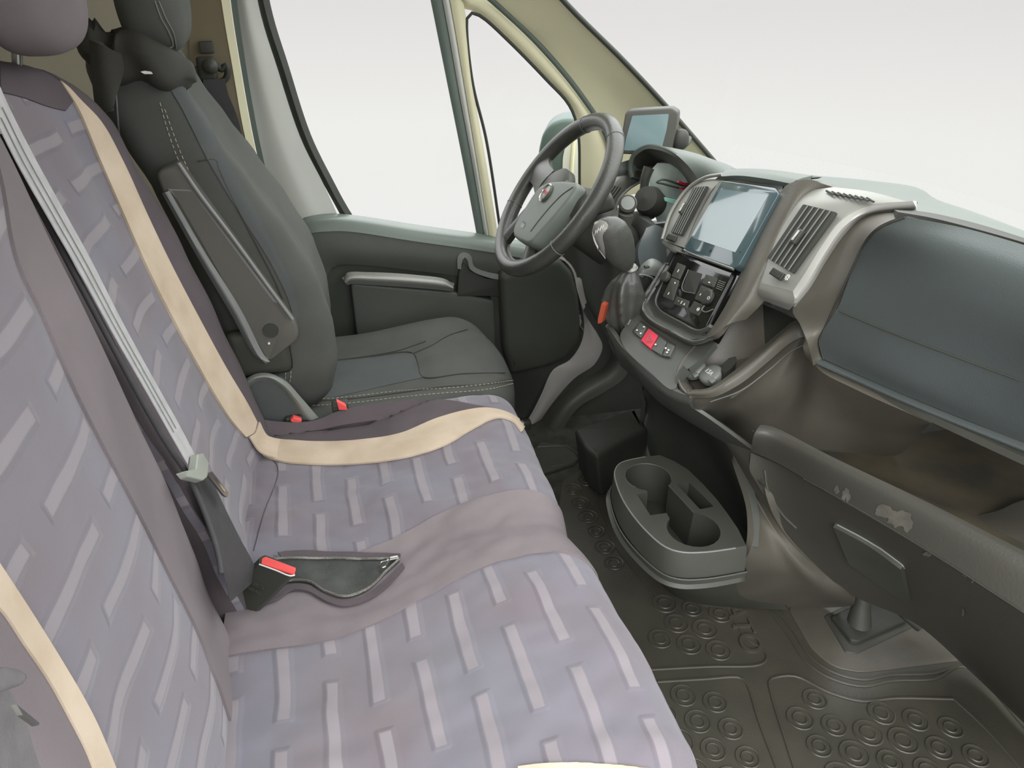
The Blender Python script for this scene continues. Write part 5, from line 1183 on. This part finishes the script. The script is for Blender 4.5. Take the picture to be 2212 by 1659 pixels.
# =============================================================== HEAD UNIT
hu = thing('touchscreen', tuple(S(1580, 480, .02)), 'large blue-grey touchscreen head unit above the climate controls', 'touchscreen')
MB().slab(rnd([S(a, b, .014) for a, b in ((1560, 390), (1674, 406), (1682, 418), (1596, 572), (1586, 579), (1482, 543), (1479, 534))], .004), -Vector(S_N).normalized() * .016, .0012).build('screen_glass', 'screenf', hu)
MB().slab(rnd([S(a, b, .0146) for a, b in ((1557, 408), (1660, 421), (1588, 545), (1497, 514))], .001), -Vector(S_N).normalized() * .001).build('display', 'screen', hu)
MB().tube([S(a, b, .012) for a, b in ((1478, 540), (1500, 550), (1584, 581))], .0022, 8).build('lower_frame_edge', 'silver', hu)
MB().patch([[S(a, b, .004) for a, b in ((1552, 393), (1530, 428), (1500, 484), (1477, 536))], [S(a, b, .013) for a, b in ((1560, 391), (1538, 428), (1507, 486), (1481, 537))]], 20, 6, .003).build('side_reflection_trim', 'silver', hu)  # silver colour stands in for the reflection on the glossy bezel side
MB().box(S(1533, 541, .0152), (.005, .005, .0006), rotm((0, -1, 0), S_N)).build('home_icon', 'deep', hu)
MB().lathe([(.0022, 0), (0, .0012)], S(1599, 543, .0142), S_N, 12).build('sensor_dot', 'deep', hu)
# =============================================================== NAVIGATION SCREEN
NY = .58
nv = thing('navigation_device', tuple(Y(1400, 290, NY)), 'small black-framed navigation screen on a suction mount by the windscreen pillar', 'navigation device')
MB().slab(rnd([Y(a, b, NY) for a, b in ((1357, 238), (1450, 233), (1464, 242), (1463, 262), (1450, 328), (1440, 337), (1341, 333), (1338, 322), (1350, 246))], .006), (.02, .028, 0), .004).build('frame', 'dark', nv)
MB().slab(rnd([Y(a, b, NY - .0008) for a, b in ((1366, 250), (1445, 246), (1440, 280), (1428, 326), (1348, 325), (1352, 300))], .003), (.0, .003, 0)).build('display', 'navscreen', nv)
m_ = MB().add(*ellips(Y(1468, 300, .60), (.022, .02, .024), 2.4, 20, 12, nz=.3)); m_.tube([Y(1464, 300, .60), Y(1478, 310, .60), Vector(Y(1488, 300, .66))], .008, 8); m_.build('suction_mount', 'deep', nv)
MB().tube([Y(1370, 336, .59), Y(1372, 342, .6), Y(1378, 350, .61)], .005, 8).build('mount_foot', 'deep', nv)
# =============================================================== DOOR MIRROR
MY = 1.08
mi = MB().slab(rnd([Y(a, b, MY) for a, b in ((1164, 420), (1162, 330), (1172, 288), (1190, 266), (1218, 256), (1246, 258), (1262, 285), (1266, 420))], .03, 8), (.05, .12, 0), .012).build('door_mirror', 'mirrorh', door, label='dark teal mirror housing outside the quarter window')
MB().slab(rnd([Y(a, b, MY - .004) for a, b in ((1226, 296), (1248, 282), (1258, 300), (1260, 420), (1214, 420), (1216, 340))], .012), (.0, .01, 0)).build('mirror_arm_cover', 'body', mi)
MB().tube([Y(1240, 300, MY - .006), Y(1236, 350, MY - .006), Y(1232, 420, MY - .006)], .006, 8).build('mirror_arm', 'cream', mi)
# =============================================================== FLOOR MATS AND FOOTWELL
def mat_mesh(outline, lines, cells, seed, z=.006, step=.060, rr=(.0235, .0125), text=None):
    mb = MB().slab([Z(a, b, z) for a, b in outline], (0, 0, -.006))
    for ln_ in lines: mb.tube([Z(a, b, z + .001) for a, b in ln_], .0028, 6)
    rnd_ = random.Random(seed)
    for cell in cells:
        poly = [Z(a, b, z) for a, b in cell]; xs = [p.x for p in poly]; ys = [p.y for p in poly]
        def inside(x, y):
            c = False; n = len(poly)
            for i in range(n):
                a, b = poly[i], poly[i - 1]
                if (a.y > y) != (b.y > y) and x < (b.x - a.x) * (y - a.y) / (b.y - a.y) + a.x: c = not c
            return c
        j = 0; x = min(xs) + .02
        while x < max(xs):
            y = min(ys) + .02 + (step / 2 if j % 2 else 0)
            while y < max(ys):
                if all(inside(x + dx, y + dy) for dx, dy in ((.024, 0), (-.024, 0), (0, .024), (0, -.024))):
                    k = rnd_.uniform(.88, 1.12)
                    for r in rr: mb.tube([Vector((x + math.cos(a) * r * k, y + math.sin(a) * r * k, z + .001)) for a in [2 * math.pi * q_ / 18 for q_ in range(18)]], .0019, 5, True, res=0)
                y += step
            x += step * .87; j += 1
    if text: text(mb)
    return mb
pm_out = [(1215, 1040), (1275, 1000), (1310, 965), (1420, 960), (1600, 1290), (1860, 1300), (1990, 1322), (2120, 1430), (2400, 1660), (2400, 1900), (1000, 1900), (1180, 1300)]
def duc(mb):
    o = Z(1598, 1345, .008); v = (Z(1622, 1395, .008) - Z(1570, 1280, .008)).normalized()
    mb.text('DUCATO', o - v * .055, v, v.cross(Vector((0, 0, -1))), .066, .004)
pmm = mat_mesh(pm_out, [[(1400, 1447), (1530, 1440), (1640, 1436), (1656, 1424), (1650, 1405), (1615, 1382), (1592, 1350), (1568, 1310)],
     [(1420, 1473), (1520, 1467), (1600, 1464), (1612, 1475), (1640, 1560), (1690, 1690)],
     [(1735, 1720), (1700, 1610), (1666, 1500), (1662, 1470), (1680, 1462), (1720, 1461), (1790, 1495), (1860, 1514), (1935, 1508), (2060, 1510)],
     [(2060, 1510), (2130, 1575), (2230, 1690)], [(1655, 1310), (1700, 1368), (1742, 1430), (1790, 1463), (1860, 1482), (1930, 1470), (2020, 1466), (2085, 1440), (2230, 1590)],
     [(1668, 1306), (1712, 1362), (1752, 1420), (1800, 1452), (1862, 1468), (1930, 1458), (2020, 1454), (2080, 1434)],
     [(1300, 1010), (1290, 1080), (1330, 1180), (1420, 1290)]],
    [[(1380, 1440), (1400, 1290), (1420, 1270), (1570, 1300), (1600, 1370), (1650, 1415), (1640, 1432)], [(1400, 1475), (1604, 1468), (1640, 1560), (1690, 1720), (1400, 1800)],
     [(1668, 1470), (1720, 1465), (1790, 1500), (1860, 1518), (2060, 1514), (2240, 1700), (2240, 1850), (1760, 1850)], [(1190, 1050), (1280, 1010), (1310, 1100), (1400, 1280), (1340, 1260), (1240, 1180)]], 5, text=duc)
pmm.build('rubber_mat', 'mat', label='dusty black rubber floor mat with embossed rings below the bench seat', cat_='floor mat')
# recessed tray on the mat's far side and the bracket standing there
tr = thing('floor_bracket', tuple(Z(1870, 1380, .01)), 'black bracket with upright post standing on the floor under the knee panel', 'bracket')
MB().slab(rnd([Z(a, b, .022) for a, b in ((1795, 1330), (1880, 1290), (1950, 1310), (1960, 1340), (1855, 1385), (1838, 1382))], .006), (0, 0, -.018), .004).build('base_plate', 'deep', tr)
MB().slab(rnd([Z(a, b, .012) for a, b in ((1780, 1330), (1880, 1280), (1970, 1320), (1980, 1350), (1850, 1412), (1826, 1408))], .006), (0, 0, -.008), .003).build('base_flange', 'dark', tr)
MB().tube([Z(1855, 1350, .015), Z(1862, 1300, .07), Z(1872, 1258, .11)], [.026, .018, .020], 14).build('post', 'dark', tr)
MB().tube([Z(1800, 1190, .20), Z(1880, 1262, .13), Z(1960, 1335, .06), Z(1985, 1356, .04)], [.006, .007, .008, .009], 10).build('tilted_bar', 'deep', tr)
struct(MB().slab(rnd([Z(a, b, .009) for a, b in ((1700, 1310), (1880, 1262), (2000, 1330), (2085, 1425), (1960, 1440), (1860, 1452), (1800, 1440), (1752, 1400))], .02), (0, 0, -.006), .002).build('trim_8', 'dash_warm'))
# driver footwell duct and pad
fd = MB().slab(rnd([Z(a, b, .17) for a, b in ((1240, 925), (1370, 880), (1398, 925), (1335, 960), (1290, 985), (1262, 965))], .01), (.03, .03, -.15), .014)
fd.build('footwell_duct', 'deep', dash)
dm = mat_mesh([(1130, 990), (1170, 955), (1225, 960), (1258, 985), (1240, 1002), (1150, 1030)], [[(1160, 965), (1222, 965), (1250, 986), (1238, 998), (1190, 1008)]], [], 9, z=.010)
dm.build('rubber_mat', 'dark', label='small plain black rubber pad in the far driver footwell', cat_='floor mat')
